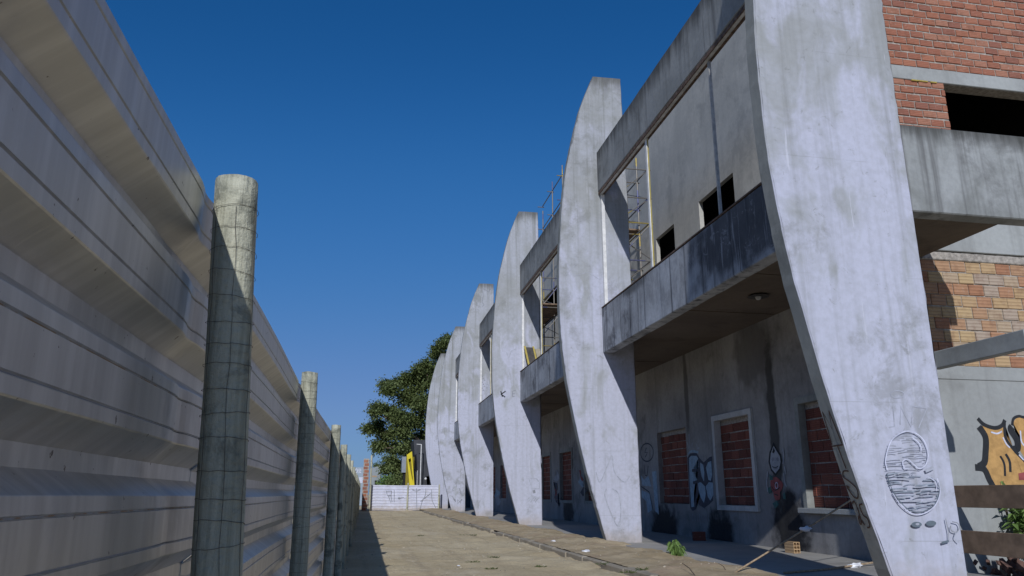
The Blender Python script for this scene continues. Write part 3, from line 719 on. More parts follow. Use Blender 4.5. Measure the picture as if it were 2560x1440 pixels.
for k in range(8): g.line('p_grey', Z8([(730 + k * 24, 1290 + (k % 3) * 12), (735 + k * 24, 1370)]), .03)
# face
g.motif('hooded_face')
g.fill('p_black', Z8([(1588, 530), (1625, 600), (1668, 660), (1680, 730), (1665, 820), (1610, 890), (1560, 830), (1535, 740), (1545, 640)]))
g.fill('p_pale', Z8([(1590, 570), (1618, 622), (1655, 680), (1664, 740), (1648, 810), (1610, 862), (1570, 815), (1552, 740), (1560, 650)]))
g.fill('p_black', Z8([(1590, 585), (1606, 625), (1590, 650), (1575, 640)]))
for cx in (1582, 1632): g.fill('p_grey', Z8(ell(cx, 712, 15, 20, 12)))
g.line('p_grey', Z8([(1605, 720), (1600, 752), (1616, 752)]), .02)
g.fill('p_grey', Z8([(1572, 785), (1610, 795), (1642, 775), (1632, 815), (1592, 820)])); g.line('p_black', Z8([(1575, 790), (1610, 803), (1640, 785)]), .014)
g.motif('painted_rose')
for pts in ([(1560, 930), (1610, 900), (1650, 925), (1690, 975), (1665, 1050), (1610, 1080), (1565, 1020)], [(1590, 1060), (1650, 1050), (1660, 1130), (1610, 1140)]): g.fill('p_red', Z8(pts), True)
for a in ([(1590, 950), (1622, 985), (1640, 955)], [(1570, 1000), (1605, 1040), (1660, 1010)], [(1600, 1080), (1640, 1095)]): g.line('p_black', Z8(a), .018, curve=True)
g.line('p_white', Z8(ell(1622, 990, 14, 32, 14)), .015, True)
for pts in ([(1522, 1030), (1560, 995), (1575, 1060), (1545, 1080)], [(1690, 1080), (1712, 1060), (1722, 1130), (1695, 1135)], [(1580, 1180), (1625, 1150), (1650, 1190), (1610, 1235)], [(1545, 870), (1575, 890), (1590, 930), (1550, 935)]): g.fill('p_green', Z8(pts))
g.motif('white_smears')
for a in ([(1528, 840), (1520, 960), (1530, 1060)], [(1700, 860), (1712, 960), (1730, 1000)], [(1690, 600), (1700, 680), (1690, 760)], [(1705, 790), (1722, 870)]): g.line('p_pale', Z8(a), .03, curve=True)
# colour smears between the farther windows
for (u, v, m_) in ((1392, 1190, 'p_pale'), (1390, 1220, 'p_navy'), (1391, 1235, 'p_red'), (1396, 1250, 'p_navy'), (1456, 1200, 'p_blue'), (1453, 1190, 'p_red'), (1460, 1225, 'p_navy'), (1243, 1235, 'p_blue'), (1246, 1250, 'p_pale')):
    g.motif('paint_smear|%d%d' % (u, v)).fill(m_, [(u + hr.uniform(-5, 5) + 5 * math.cos(k), v + 16 * math.sin(k) + hr.uniform(-4, 4)) for k in (0, .9, 1.8, 2.7, 3.6, 4.5, 5.4)])
g.build('graffiti', LW)
# orange throw-up on the end wall
def ZE(pts): return [(1900 + a / 3.0, 960 + b / 3.0) for a, b in pts]
g = Strokes(lambda u, v: ony(u, v, EY), (0, -1, 0))
g.motif('orange_lettering').fill('p_orange', ZE([(1665, 300), (1720, 330), (1790, 325), (1830, 285), (1840, 380), (1890, 470), (1960, 540), (1985, 600), (2010, 800), (1765, 800), (1720, 690), (1690, 600), (1705, 450)]))
g.fill('p_orange', ZE([(1895, 290), (1925, 250), (2200, 240), (2260, 620), (2010, 600), (1950, 500), (1955, 400)]))
for pts, wd in (([(1632, 258), (1680, 305), (1760, 330), (1815, 310), (1835, 270)], .05), ([(1832, 280), (1840, 400), (1900, 490), (1985, 580)], .04), ([(1640, 320), (1690, 400), (1690, 520), (1680, 590), (1640, 620)], .085), ([(1612, 625), (1680, 640), (1720, 720), (1770, 810)], .08),
                ([(1890, 320), (1880, 345), (1925, 420), (1930, 480), (1900, 490)], .09), ([(1890, 310), (1900, 260), (1940, 242), (1990, 250), (2120, 235)], .035), ([(1800, 540), (1830, 600), (1836, 690)], .03), ([(1840, 525), (1870, 580), (1876, 660)], .035), ([(1985, 580), (2040, 640), (2060, 800)], .04)):
    g.line('p_black', ZE(pts), wd, curve=True)
for pts in ([(1730, 360), (1775, 372), (1812, 355)], [(1820, 400), (1845, 450), (1872, 478)], [(1950, 350), (1958, 430), (1985, 470)], [(1940, 530), (1975, 570)]): g.line('p_white', ZE(pts), .02, curve=True)
g.fill('p_red', ZE([(1935, 670), (1985, 660), (1985, 720), (1940, 720)]))
g.build('graffiti', EW)

# ------------------------------------------------------------------ corrugated fence on the left
FE = empty('corrugated_fence', (-.29, 20, 0), 'long corrugated metal fence on round timber posts beside the lane', 'fence')
PY = [-1.15, 1.29, 3.57, 6.36, 8.94, 11.2, 13.7]
while PY[-1] < 45: PY.append(PY[-1] + 2.45 + rnd.uniform(-.15, .15))
PX = [-.245, -.245, -.272, -.247, -.249, -.243, -.24]
while len(PX) < len(PY): PX.append(-.24 + rnd.uniform(-.012, .012))
def fence_profile():
    pr = [(1.519, .032), (1.512, .030), (1.502, .004), (1.498, 0)]
    zb = 1.412
    while zb > .02:
        if zb < 1.40: pr += [(zb + .088, .001)]
        for gz in (.070, .019): pr += [(zb + gz + .002, 0), (zb + gz + .0007, .0025), (zb + gz - .0007, .0025), (zb + gz - .002, 0)]
        pr += [(zb + .0015, 0), (zb - .0005, .0015), (zb - .028, .035), (zb - .0295, .037), (zb - .053, .037), (zb - .0545, .035), (zb - .079, .0015)]
        zb -= .168
    return pr
FP = fence_profile()
GROOVE = {}
gi = 0
for i_ in range(len(FP) - 1):
    if FP[i_][1] == .0025 and FP[i_ + 1][1] == .0025: GROOVE[i_] = 1 if gi % 2 == 0 else 2; gi += 1
def panel(y0, y1, k, x0, x1):
    bm = nb(); rr = random.Random(k * 5 + 1)
    n = 110 if k < 3 else 40; rows = []
    ts = [i / n for i in range(n + 1)]
    for t in ts:
        ya, yb = y0 + .14 * max(0, y0) + .1, y1 + .14 * max(0, y1) + .12
        y = ya + (yb - ya) * t
        d0, d1 = abs(y - y0), abs(y1 - y)
        pin = math.exp(-(d0 / .035) ** 2) + math.exp(-(d1 / .035) ** 2)
        base = x0 + (x1 - x0) * min(1, max(0, (y - y0) / (y1 - y0))) - .043 - (.003 if k % 2 else 0)
        row = []
        for (z, d) in FP:
            bulge = .009 * mnoise.noise(Vector((k * 3.3, y * .9, z * 1.3))) - .006 * max(0, mnoise.noise(Vector((k * 1.7, y * 5, z * 9))) - .35) * (1 - min(1, pin))
            x = base + bulge - d - .006 * min(1, pin) * (1 - d / .037)
            zz = z + .006 * mnoise.noise(Vector((k, y * .6, 4))) - .012 * (math.sin(k * 2.1) * .5)
            row.append(bm.verts.new((x, y, zz)))
        rows.append(row)
    for a, b in zip(rows, rows[1:]):
        for i in range(len(FP) - 1): bm.faces.new((a[i], a[i + 1], b[i + 1], b[i]))
    o = obj('panel', bm, 'sheet', FE)
    o.data.materials.append(M['groove_rust']); o.data.materials.append(M['groove_dark'])
    nf = len(FP) - 1
    for pi, pl_ in enumerate(o.data.polygons):
        gk = GROOVE.get(pi % nf)
        if gk: pl_.material_index = gk
    md = o.modifiers.new('thickness', 'SOLIDIFY'); md.thickness = .0022; md.offset = -1
    return o
for k in range(len(PY) - 1): panel(PY[k], PY[k + 1], k, PX[k], PX[k + 1])
def post(k):
    rr = random.Random(k); px, py = PX[k], PY[k]
    top = 1.54 + ([0, -.013, .0, .0, .0, .0][k] if k < 6 else rr.uniform(-.03, .03))
    n = 18 if k < 4 else 10; rad = .0375 if k < 3 else .0405
    lean = [0, -.046, -.012, -.004][k] if k < 4 else rr.uniform(-.012, .012)
    bm = nb(); rings = []
    for j in range(41 if k < 4 else 9):
        m_ = 40 if k < 4 else 8; z = -.1 + (top + .1) * j / m_
        ring = []
        for i in range(n):
            a = i * 6.2832 / n
            r_ = rad * (1.02 - .04 * z) + .0034 * mnoise.noise(Vector((math.cos(a) * 1.5, math.sin(a) * 1.5 + k, z * 3)))
            ring.append(bm.verts.new((px + lean * (z - top) + r_ * math.cos(a), py + r_ * math.sin(a), z + (.004 * mnoise.noise(Vector((a, k, 0))) if j == m_ else 0))))
        rings.append(ring)
    for a, b in zip(rings, rings[1:]):
        for i in range(n): bm.faces.new((a[i], a[(i + 1) % n], b[(i + 1) % n], b[i]))
    c1 = bm.verts.new((px + 0, py, top + .002))
    for i in range(n): bm.faces.new((rings[-1][i], rings[-1][(i + 1) % n], c1))
    o = obj('post', bm, 'post', FE, True)
    if k in (1, 2, 3):
        bm = nb(); z = .12; zz = []
        while z < top - .02: zz.append(z); z += rr.uniform(.034, .05)
        for z in zz:
            tl = rr.uniform(-.005, .005); ph = rr.uniform(0, 6)
            pts = [(px + lean * (z - top) + (rad + .0006) * math.cos(i * 6.2832 / 20), py + (rad + .0006) * math.sin(i * 6.2832 / 20), z + tl * math.sin(i * 6.2832 / 20 + ph) + .0008 * math.sin(i * 2.2 + ph)) for i in range(21)]
            polytube(bm, pts, .00042, 4)
        for a in (-2.3, -1.35, -.4):
            pts = [(px + lean * (z - top) + (rad + .0006) * math.cos(a + rr.uniform(-.05, .05)), py + (rad + .0006) * math.sin(a + rr.uniform(-.03, .03)), z) for z in zz]
            polytube(bm, pts, .00042, 4)
        obj('wire_wrap', bm, 'wire', o)
for k in range(len(PY)): post(k)

# ------------------------------------------------------------------ far corrugated barrier across the lane, brick pier
GY = 48.7
GA = empty('corrugated_barrier', (2.4, GY, 0), 'low whitish corrugated metal barrier with scrawls across the end of the lane', 'barrier')
for k, (xa, xb) in enumerate(((.42, 2.66), (2.67, 4.56))):
    bm = nb(); pr = []; z = 1.52
    while z > .06: pr += [(z, 0), (z - .075, 0), (z - .10, .035), (z - .135, .035), (z - .16, 0)]; z -= .168
    cols = []
    for x in lin(xa, xb, 16): cols.append([bm.verts.new((x, GY + d + .012 * mnoise.noise(Vector((x * 1.3, zz * 2, 5))), zz + .01 * math.sin(x * 2.2))) for zz, d in pr])
    for a, b in zip(cols, cols[1:]):
        for i in range(len(pr) - 1): bm.faces.new((a[i], a[i + 1], b[i + 1], b[i]))
    o = obj('panel', bm, 'gatesheet', GA); md = o.modifiers.new('thickness', 'SOLIDIFY'); md.thickness = .003
    if k == 0: GP = o
for x, h in ((.38, 1.6), (2.655, 1.66), (4.6, 1.58)):
    bm = nb(); tube(bm, (x, GY - .06, -.05), (x + .02, GY - .06, h), .055, 10, .045); obj('post', bm, 'post', GA, False)
g = Strokes(lambda u, v: ony(u, v, GY - .014), (0, -1, 0))
def ZG(pts): return [(880 + a / 6.545, 1080 + b / 6.545) for a, b in pts]
for j_, pts in enumerate(([(560, 960), (575, 1020), (600, 1060), (635, 1155)], [(560, 970), (650, 965)], [(650, 960), (640, 1050), (655, 1145)], [(690, 950), (690, 1145)], [(585, 1045), (640, 1040)], [(750, 1085), (775, 1065)], [(750, 1085), (785, 1100)], [(755, 1082), (850, 1072)],
            [(1055, 920), (1060, 1270)], [(985, 940), (1050, 965), (1120, 940)], [(1210, 920), (1195, 1040), (1150, 1130), (1115, 1260)], [(1120, 1135), (1190, 1080), (1290, 1000)], [(1300, 940), (1310, 1110), (1370, 1240)])): g.motif('scrawl|%d' % (j_ if j_ > 7 else j_ // 5)).line('p_grey', ZG(pts), .035, curve=True)
g.build('graffiti', GP)
BP = empty('brick_pier', (.07, 48.0, 0), 'slim red brick pier at the far end of the corrugated fence', 'pier')
mkbox('mortar_core', 'mortar', BP, -.10, .225, 47.85, 48.15, 0, 3.08)
me = brick_mesh('pier_brick', .26, .15, .06, 'brick_red')
for r_ in range(15):
    x = -.09 + (.05 if r_ % 2 else 0)
    put_brick(me, BP, (x, 47.835, .05 + r_ * .2), 0, .95); put_brick(me, BP, (.245, 47.87, .05 + r_ * .2), math.pi / 2, .9)
bm = nb(); polytube(bm, [(.36, 48.25, 0), (.37, 48.25, 1.6), (.36, 48.25, 3.3)], .06, 8)
tag(obj('pale_pole', bm, 'post'), 'tall pale timber pole right behind the slim brick pier', 'pole')

# ------------------------------------------------------------------ scaffolds
def scaffold(label, x0, x1, ys, z0, z1, lifts, extra=(), roof=99):
    S = empty('scaffold', ((x0 + x1) / 2, ys[0], z0), label, 'scaffold', None)
    for x in (x0, x1):
        for y in ys:
            bm = nb(); tube(bm, (x, y, z0), (x, y, min(z1, roof) if x == x0 else z1 - .55 * (y == ys[-1])), .022, 8); obj('standard', bm, 'scaf', S)
    for z in lifts:
        for y in ys:
            bm = nb(); tube(bm, (x0 - .12 if z < roof else x1 - .2, y, z), (x1 + .06, y, z), .016, 6); obj('transom', bm, 'scaf', S)
        for x in ((x0, x1) if z < roof else (x1,)):
            bm = nb(); tube(bm, (x, ys[0] - .05, z + .05), (x, ys[-1] + .05, z + .05), .019, 6); obj('ledger', bm, 'scaf', S)
    for a, b in zip(lifts, lifts[1:]):
        if b < roof: bm = nb(); tube(bm, (x1 + .02, ys[0], a), (x1 + .02, ys[-1], b), .013, 6); obj('brace', bm, 'scaf', S)
        for yy in (ys[:1] if b < roof else []):
            bm = nb(); tube(bm, (x0, yy - .02, a), (x1, yy - .02, b), .012, 6); obj('brace', bm, 'scaf', S)
    for z, ya, yb in extra:
        for i in range(3):
            xx = x0 + .03 + i * (x1 - x0 - .06) / 3
            mkbox('plank', 'board', S, xx + .005, xx + (x1 - x0 - .06) / 3 - .005, ya, yb, z + .07, z + .11)
    return S
scaffold('steel scaffold tower standing on the balcony behind the second fin', 5.62, 6.5, [16.2, 17.0, 17.8], 4.45, 9.4, [4.75, 5.7, 6.35, 7.3, 7.95, 8.7], [(7.3, 16.9, 18.1)])
scaffold('tall yellow banded scaffold rising above the roof beam behind the second bay', 5.4, 6.2, [23.3, 24.75, 26.3], 4.45, 12.0, [4.9, 5.9, 6.9, 7.9, 9.9, 10.7, 11.6], [(6.9, 23.2, 26.4)], roof=8.1)

# leaning window leaf on the second balcony
LP = empty('leaning_window_leaf', (4.95, 22.8, LB1), 'dark window leaf with yellow stiles leaning against the third fin on the balcony', 'window leaf')
def slant(bm, u0, u1, z0, z1, t=.03):
    box(bm, u0, u1, 22.6, 22.6 + t, z0, z1)
    for v in bm.verts: v.co.y += (v.co.z - LB1) * .32; v.co.x += (LB1 + .8 - v.co.z) * .14 - .02
bm = nb(); slant(bm, 4.80, 5.02, LB1 + .05, LB1 + .76, .02); obj('panel', bm, 'darksteel', LP)
for a, b in ((4.745, 4.80), (5.02, 5.075)):
    bm = nb(); slant(bm, a, b, LB1 + .032, LB1 + .8, .035); obj('stile', bm, flat('yellow_stile', (.42, .33, .08), .7), LP)
bm = nb(); slant(bm, 5.09, 5.24, LB1 + .032, LB1 + .72, .05)
tag(obj('leaning_board', bm, flat('pale_board', (.36, .32, .24), .85)), 'pale board leaning beside the dark window leaf on the balcony', 'board')

# ------------------------------------------------------------------ wooden barrier, rubble and plants by the end wall
WB = empty('board_barrier', (6.98, 7.4, 0), 'barrier of two wide dark brown boards behind the nearest fin', 'barrier')
for z0, z1 in ((.33, .585), (.846, 1.097)):
    bm = nb(); n = 14; ys = lin(6.52, 8.27, n)
    for a in range(n):
        pass
    box(bm, 6.965, 7.005, 5.3, 8.27, z0, z1, .004); obj('board', bm, 'board', WB)
for y in (5.4, 6.5): mkbox('stake', 'board', WB, 7.008, 7.07, y - .04, y + .04, -.05, 1.15)
vs, fs = [], []
rb = random.Random(5)
def chunk(vs, fs, c, s, rr):
    rot = [rr.uniform(0, 6.28) for _ in range(3)]; b = len(vs)
    from mathutils import Euler
    e = Euler(rot)
    d = Vector((s * rr.uniform(.6, 1.5), s * rr.uniform(.5, 1.2), s * rr.uniform(.3, .8)))
    for x in (-1, 1):
        for y in (-1, 1):
            for z in (-1, 1):
                p = Vector((x * d.x, y * d.y, z * d.z)) * rr.uniform(.75, 1.1); p.rotate(e); vs.append(Vector(c) + p)
    fs += [tuple(b + i for i in f) for f in ((0, 1, 3, 2), (4, 6, 7, 5), (0, 4, 5, 1), (2, 3, 7, 6), (0, 2, 6, 4), (1, 5, 7, 3))]
for i in range(900):
    x = rb.uniform(7.1, 10.5); y = rb.uniform(6.0, 8.25)
    h = .22 * math.exp(-((y - 8.1) / 1.3) ** 2) + .04
    chunk(vs, fs, (x, y, rb.uniform(0, h)), rb.uniform(.02, .06), rb)
tag(pydata('rubble', vs, fs, flat('rubble', (.13, .075, .06), .95, 0, .5, 15)), 'dark reddish builders rubble heaped behind the brown boards', 'rubble', kind='stuff')

def leaf(vs, fs, p, d, L, Wd, up, droop=.5):
    d = d.normalized(); s = d.cross(up)
    if s.length < .01: s = Vector((1, 0, 0))
    s = s.normalized() * Wd; b = len(vs); m1 = p + d * L * .45; m2 = p + d * L + Vector((0, 0, -L * droop))
    vs += [p, m1 + s, m2, m1 - s]; fs += [(b, b + 1, b + 2), (b, b + 2, b + 3)]
def bush(name, label, cat, loc, h, w_, nst, nl, Ll, mat, seed, droop=.5, group=None):
    rr = random.Random(seed); root = empty(name, loc, label, cat, group)
    vs, fs = [], []; sm = nb()
    for s in range(nst):
        a = rr.uniform(0, 6.28); tip = Vector((math.cos(a) * w_ * rr.uniform(.2, 1), math.sin(a) * w_ * rr.uniform(.2, 1), h * rr.uniform(.6, 1)))
        base = Vector((math.cos(a) * .02, math.sin(a) * .02, 0)); L = Vector(loc)
        mid = (base + tip) / 2 + Vector((0, 0, h * .12))
        polytube(sm, [L + base, L + mid, L + tip], [.006, .004, .002], 5)
        for i in range(nl):
            t = .25 + .75 * (i + rr.random()) / nl
            p = base.lerp(mid, min(1, t * 2)) if t < .5 else mid.lerp(tip, t * 2 - 1)
            b = rr.uniform(0, 6.28); d = Vector((math.cos(b), math.sin(b), rr.uniform(-.3, .6)))
            leaf(vs, fs, L + p, d, Ll * rr.uniform(.6, 1.2), Ll * .17 * rr.uniform(.7, 1.3), Vector((0, 0, 1)), droop)
    pydata('foliage', vs, fs, mat, root); obj('stem', sm, 'bark', root)
    return root
pl = onz(1688, 1397, .07)
bush('weed_plant', 'leafy green weed drooping beside the porch edge near the second fin', 'plant', (pl.x + .05, pl.y + .05, .04), .31, .08, 9, 26, .10, 'leaf2', 2, .9)
bush('shrub', 'thin leaved shrub growing behind the brown boards', 'shrub', (7.95, 8.0, .1), .95, .5, 30, 34, .15, 'leaf2', 4, .35)
bush('sprout', 'small sprout above the upper brown board', 'plant', (7.66, 8.2, .75), .42, .07, 4, 8, .09, 'leaf2', 9, .6)
# small weed tufts in the lane
tuft_px = [(1156, 1336, 'largest green weed tuft in mid lane left of the kerb'), (1180, 1338, 'flat weed tuft just right of the largest tuft'), (1183, 1405, 'wide weed tuft in the near part of the lane'), (1229, 1423, 'nearest weed tuft low in the lane'), (1233, 1395, 'small weed tuft between the wide and nearest ones'), (1350, 1419, 'lone weed tuft in front of the kerb stones'), (1508, 1411, 'weed tuft growing on the kerb below the second fin'), (1610, 1432, 'bright weed tuft at the near end of the kerb'), (1573, 1438, 'weed tuft at the bottom edge beside the kerb end'), (1052, 1340, 'faint weed tuft toward the middle far part of the lane')]
for i, (u, v, lb) in enumerate(tuft_px):
    p = onz(u, v, 0.0 if u < 1400 else .06); rr = random.Random(i + 50); vs, fs = [], []
    for k in range(34):
        a = rr.uniform(0, 6.28); r0 = rr.uniform(0, .06)
        leaf(vs, fs, Vector((p.x + r0 * math.cos(a) * 1.6, p.y + r0 * math.sin(a), lane_h(p.x, p.y) - .002 + (0 if u < 1400 else .07))), Vector((math.cos(a), math.sin(a), rr.uniform(.3, 1.4))), rr.uniform(.03, .075), .006, Vector((0, 0, 1)), .3)
    tag(pydata('weed_tuft', vs, fs, 'grass'), lb, 'weed', 'weed tufts on the dirt lane')
# pebbles and dirt crumbs
vs, fs = [], []
rb = random.Random(8)
for i in range(1100):
    x = rb.uniform(-.2, 4.6); y = 4 + 26 * rb.random() ** 1.6
    z = verge_h(x, y) if x > 3.5 else lane_h(x, y)
    chunk(vs, fs, (x, y, z + .002), rb.uniform(.003, .011) * (.8 if x > 3.5 else 1), rb)
tag(pydata('pebbles', vs, fs, flat('pebbles', (.40, .36, .29), .95, 0, .5, 4)), 'loose pebbles and dirt crumbs scattered over the lane', 'pebbles', kind='stuff')
for (u, v, s, lb) in ((1384, 1354, .05, 'crumpled white paper scrap on the sand near the third fin'), (1465, 1378, .07, 'flattened white plastic scrap on the sand by the second fin'), (1146, 1415, .025, 'tiny white litter speck in the middle of the lane')):
    p = onz(u, v, .1 if u > 1300 else 0); bm = nb(); bmesh.ops.create_icosphere(bm, subdivisions=2, radius=s)
    for vv in bm.verts:
        vv.co = vv.co * (1 + .5 * mnoise.noise(vv.co * 30)); vv.co.z *= .35; vv.co += Vector((p.x, p.y, (verge_h(p.x, p.y) if u > 1300 else 0) + s * .2))
    tag(obj('litter', bm, 'plastic'), lb, 'litter')

# hollow bricks on the porch
def hollow_brick(loc, rz, label, L=.24, Wd=.115, H=.17, stand=True):
    bm = nb(); t = .012
    holes = []
    for i in range(2):
        for j in range(3):
            cw = (Wd - 3 * t) / 2; ch = (H - 4 * t) / 3
            holes.append((t + i * (cw + t), t + i * (cw + t) + cw, t + j * (ch + t), t + j * (ch + t) + ch))
    gridwall(bm, [0, Wd], [0, H], holes, lambda a, b, tt: (a, tt, b), L)
    o = obj('hollow_brick', bm, 'brick_orange' if stand else 'brick_dark'); o.location = loc; o.rotation_euler = (0, 0, rz)
    return tag(o, label, 'brick')
b1 = onz(1990, 1384, .1)
hollow_brick((b1.x - .03, b1.y, .101), R(4), 'six hole hollow clay brick standing in the sun by the porch wall')
b2 = onz(1764, 1350, .1)
hollow_brick((b2.x - .12, b2.y - .28, .101), R(80), 'dull red brick lying in shade below the white framed window', stand=False)

# ropes with plastic strips
def rope(label, pts, r_, blobs, sag=0):
    root = empty('rope', pts[0], label, 'rope')
    P = []
    for a, b in zip(pts, pts[1:]):
        a, b = Vector(a), Vector(b)
        for i in range(12):
            t = i / 12; p = a.lerp(b, t); p.z -= sag * math.sin(t * math.pi); P.append(p)
    P.append(Vector(pts[-1])); bm = nb(); polytube(bm, P, r_, 7); obj('strand', bm, 'rope', root, True)
    for (t, s) in blobs:
        p = P[int(t * (len(P) - 1))]
        bm = nb(); bmesh.ops.create_icosphere(bm, subdivisions=2, radius=s)
        for v in bm.verts: v.co = Vector((v.co.x * 1.7, v.co.y * .8, v.co.z * .65)) * (1 + .8 * mnoise.noise(v.co * 45)) + p
        obj('plastic_strip', bm, 'plastic', root)
ra = onz(1832, 1434, .1)
rope('taut rope rising from the sand to the wall behind the nearest fin', [ra, (7.0, 8.27, 1.66)], .011, [(.39, .045)], .02)
q0 = [onz(1960, 1432, .115), onz(2060, 1424, .115), onz(2134, 1414, .125), onz(2185, 1406, .14), onz(2330, 1392, .12)]
rope('slack rope with a white plastic knot lying on the sunlit porch', q0, .013, [(.52, .05), (.56, .04)])
for i, (a, b, lb) in enumerate((((1706, 1408), (1738, 1440), 'thin dry twig in the sand below the leafy weed'), ((1796, 1408), (1817, 1430), 'short dry twig beside the foot of the taut rope'))):
    p, q_ = onz(*a, .2), onz(*b, .1); bm = nb(); polytube(bm, [p, (p + q_) / 2 + Vector((.01, 0, .015)), q_], [.004, .006, .007], 5)
    tag(obj('twig', bm, 'bark'), lb, 'twig')

# ------------------------------------------------------------------ tree beyond the barrier
def tree(name, label, base, clumps, trunk, limbs, leafsize, per, mat, seed):
    rr = random.Random(seed); root = empty(name, base, label, 'tree')
    bm = nb(); polytube(bm, trunk[0], trunk[1], 10); tr = obj('trunk', bm, 'bark', root, True)
    for c, r_ in limbs:
        bm = nb(); a = Vector(trunk[0][-1]); b = Vector(c); m_ = a.lerp(b, .5) + Vector((rr.uniform(-.4, .4), rr.uniform(-.4, .4), .5))
        polytube(bm, [a, m_, b], [r_, r_ * .7, r_ * .3], 7); obj('limb', bm, 'bark', root, True)
    vs, fs = [], []
    for (c, r_) in clumps:
        c = Vector(c)
        # every clump is made of twigs that carry leaf sprays
        for t in range(max(10, int(per * r_))):
            d = Vector((rr.gauss(0, 1), rr.gauss(0, 1), rr.gauss(0, .8))).normalized()
            tip = c + Vector((d.x * r_, d.y * r_, d.z * r_ * .8)) * (rr.random() ** .35) * rr.uniform(.75, 1.12)
            for k in range(16):
                p = tip + Vector((rr.gauss(0, 1), rr.gauss(0, 1), rr.gauss(0, .7))) * .24
                ld = Vector((rr.gauss(0, 1), rr.gauss(0, 1), rr.gauss(0, .6) - .1)).normalized()
                leaf(vs, fs, p, ld, leafsize * rr.uniform(.6, 1.3), leafsize * .3, Vector((rr.gauss(0, .5), rr.gauss(0, .5), 1)), .25)
    pydata('crown', vs, fs, mat, root); return root
TY = 66
rr = random.Random(12)
cl = []
for (u, v, r_) in ((925, 1072, 17), (945, 1060, 15), (962, 1085, 22), (948, 1018, 17), (938, 1030, 12), (985, 1030, 26), (975, 975, 22), (968, 960, 16), (1005, 955, 24), (1030, 945, 24), (1020, 990, 30), (1050, 960, 28), (1000, 1080, 30), (1035, 1050, 34), (1060, 1010, 30), (1060, 1090, 34), (1020, 1120, 30), (985, 1120, 20), (975, 1150, 14), (960, 1110, 9), (945, 1122, 8), (940, 1110, 6), (985, 1165, 18), (965, 1172, 10), (1000, 1190, 20), (1030, 1185, 24), (1060, 1130, 34), (1000, 1045, 30), (1040, 1000, 30), (1010, 1165, 24), (1040, 1150, 26), (1070, 940, 26), (1065, 915, 18), (1048, 925, 14), (1085, 925, 22), (1090, 960, 30), (1088, 890, 10), (1108, 862, 16), (1092, 872, 8), (1122, 850, 18), (1110, 890, 16), (1130, 900, 30), (1120, 950, 34), (1110, 1010, 38), (1110, 1080, 40), (1090, 1140, 34), (1150, 1040, 40), (1160, 960, 40), (1150, 1110, 40), (1190, 1010, 36), (1195, 1090, 36)):
    dy = rr.uniform(-2.2, 2.2); cl.append((ony(u, v, TY + dy), r_ * (TY + dy) / FPX * .98))
tb = Vector((6.2, TY, 0))
tree('broad_tree', 'large dark green broadleaf tree rising beyond the far end of the lane', tb, cl, ([tb, tb + Vector((-.2, 0, 2.2)), tb + Vector((-.3, .1, 4.2))], [.45, .36, .3]), [(c, .14) for c, r_ in cl[::4]], .24, 100, 'leaf', 3)
for i, (u, v, r_, Y, lb) in enumerate(((975, 1200, 16, 62, 'yellow green bush low behind the barrier under the broad tree'), (996, 1205, 12, 60, 'small dark bush right of the yellow green bush behind the barrier'), (947, 1168, 7, 82, 'distant treetop peeping over the pale grey wall'))):
    c_ = ony(u, v, Y); b_ = Vector((c_.x, Y, 0)); k = Y / FPX
    tree('bush' if i < 2 else 'far_tree', lb, b_, [(c_ + Vector((rr.uniform(-1, 1) * r_ * k, rr.uniform(-.6, .6), rr.uniform(-.8, .5) * r_ * k)), r_ * k * .6) for _ in range(7)], ([b_, b_ + Vector((0, 0, max(.3, c_.z - .5)))], [.08, .05]), [], .18, 40, 'leaf2' if i == 0 else 'leaf', 20 + i)

# ------------------------------------------------------------------ buildings beyond the barrier
YB = empty('black_yellow_building', (6, 62, 0), 'black modern building with a slanted yellow portal beyond the barrier', 'building')
bm = nb(); gridwall(bm, [3.55, 9.5], [0, 5.0], [(4.35, 4.62, 0, 2.3)], lambda a, b, t: (a - .09 * b * (1 if a < 5 else 0) + (.45 if a < 5 else 0), 59 + t, b), 6)
obj('wall', bm, flat('charcoal_render', (.045, .047, .055), .7, 0, .2, 2), YB)
yel = flat('yellow_panel', (.62, .50, .02), .5, 0, .08, 2)
def extr(name, outer, inner, y0, y1, mat, par):
    bm = nb(); n = len(outer)
    L = [[bm.verts.new((x, y, z)) for x, z in pts] for y in (y0, y1) for pts in (outer, inner)]
    o0, i0, o1, i1 = L
    for k in range(n):
        j = (k + 1) % n
        bm.faces.new((o0[k], o0[j], i0[j], i0[k])); bm.faces.new((o1[k], o1[j], i1[j], i1[k]))
        bm.faces.new((o0[k], o0[j], o1[j], o1[k])); bm.faces.new((i0[k], i0[j], i1[j], i1[k]))
    return obj(name, bm, mat, par)
pz = lambda u, v: (ony(u, v, 58).x, ony(u, v, 58).z)
def dn(p, q_): t = (0 - p[1]) / (q_[1] - p[1]); return (p[0] + (q_[0] - p[0]) * t, 0)
oA, oB, oC, oD = pz(1017, 1137), pz(1030, 1128), pz(1036, 1213), pz(1024, 1213)
extr('portal', [oA, oB, dn(oB, oC), dn(oA, oD)], [pz(1021, 1148.5), pz(1027, 1145), pz(1033, 1205), pz(1030, 1196)], 58, 58.35, yel, YB)
mkbox('portal_reveal', flat('dark_yellow_reveal', (.20, .16, .01), .6), YB, 3.0, 3.6, 58.37, 58.5, 1.5, 3.7)
a_, b_ = pz(1006, 1146), pz(1019, 1181)
mkbox('sign_box', flat('grey_blue_cladding', (.22, .25, .30), .5), YB, a_[0], b_[0] - .02, 58.4, 59.5, b_[1], a_[1] + .15)
mkbox('dark_bay', 'void', YB, a_[0] + .15, b_[0], 58.6, 59.6, 0, b_[1] - .01)
g1, g2 = pz(1032, 1140), pz(1043, 1176)
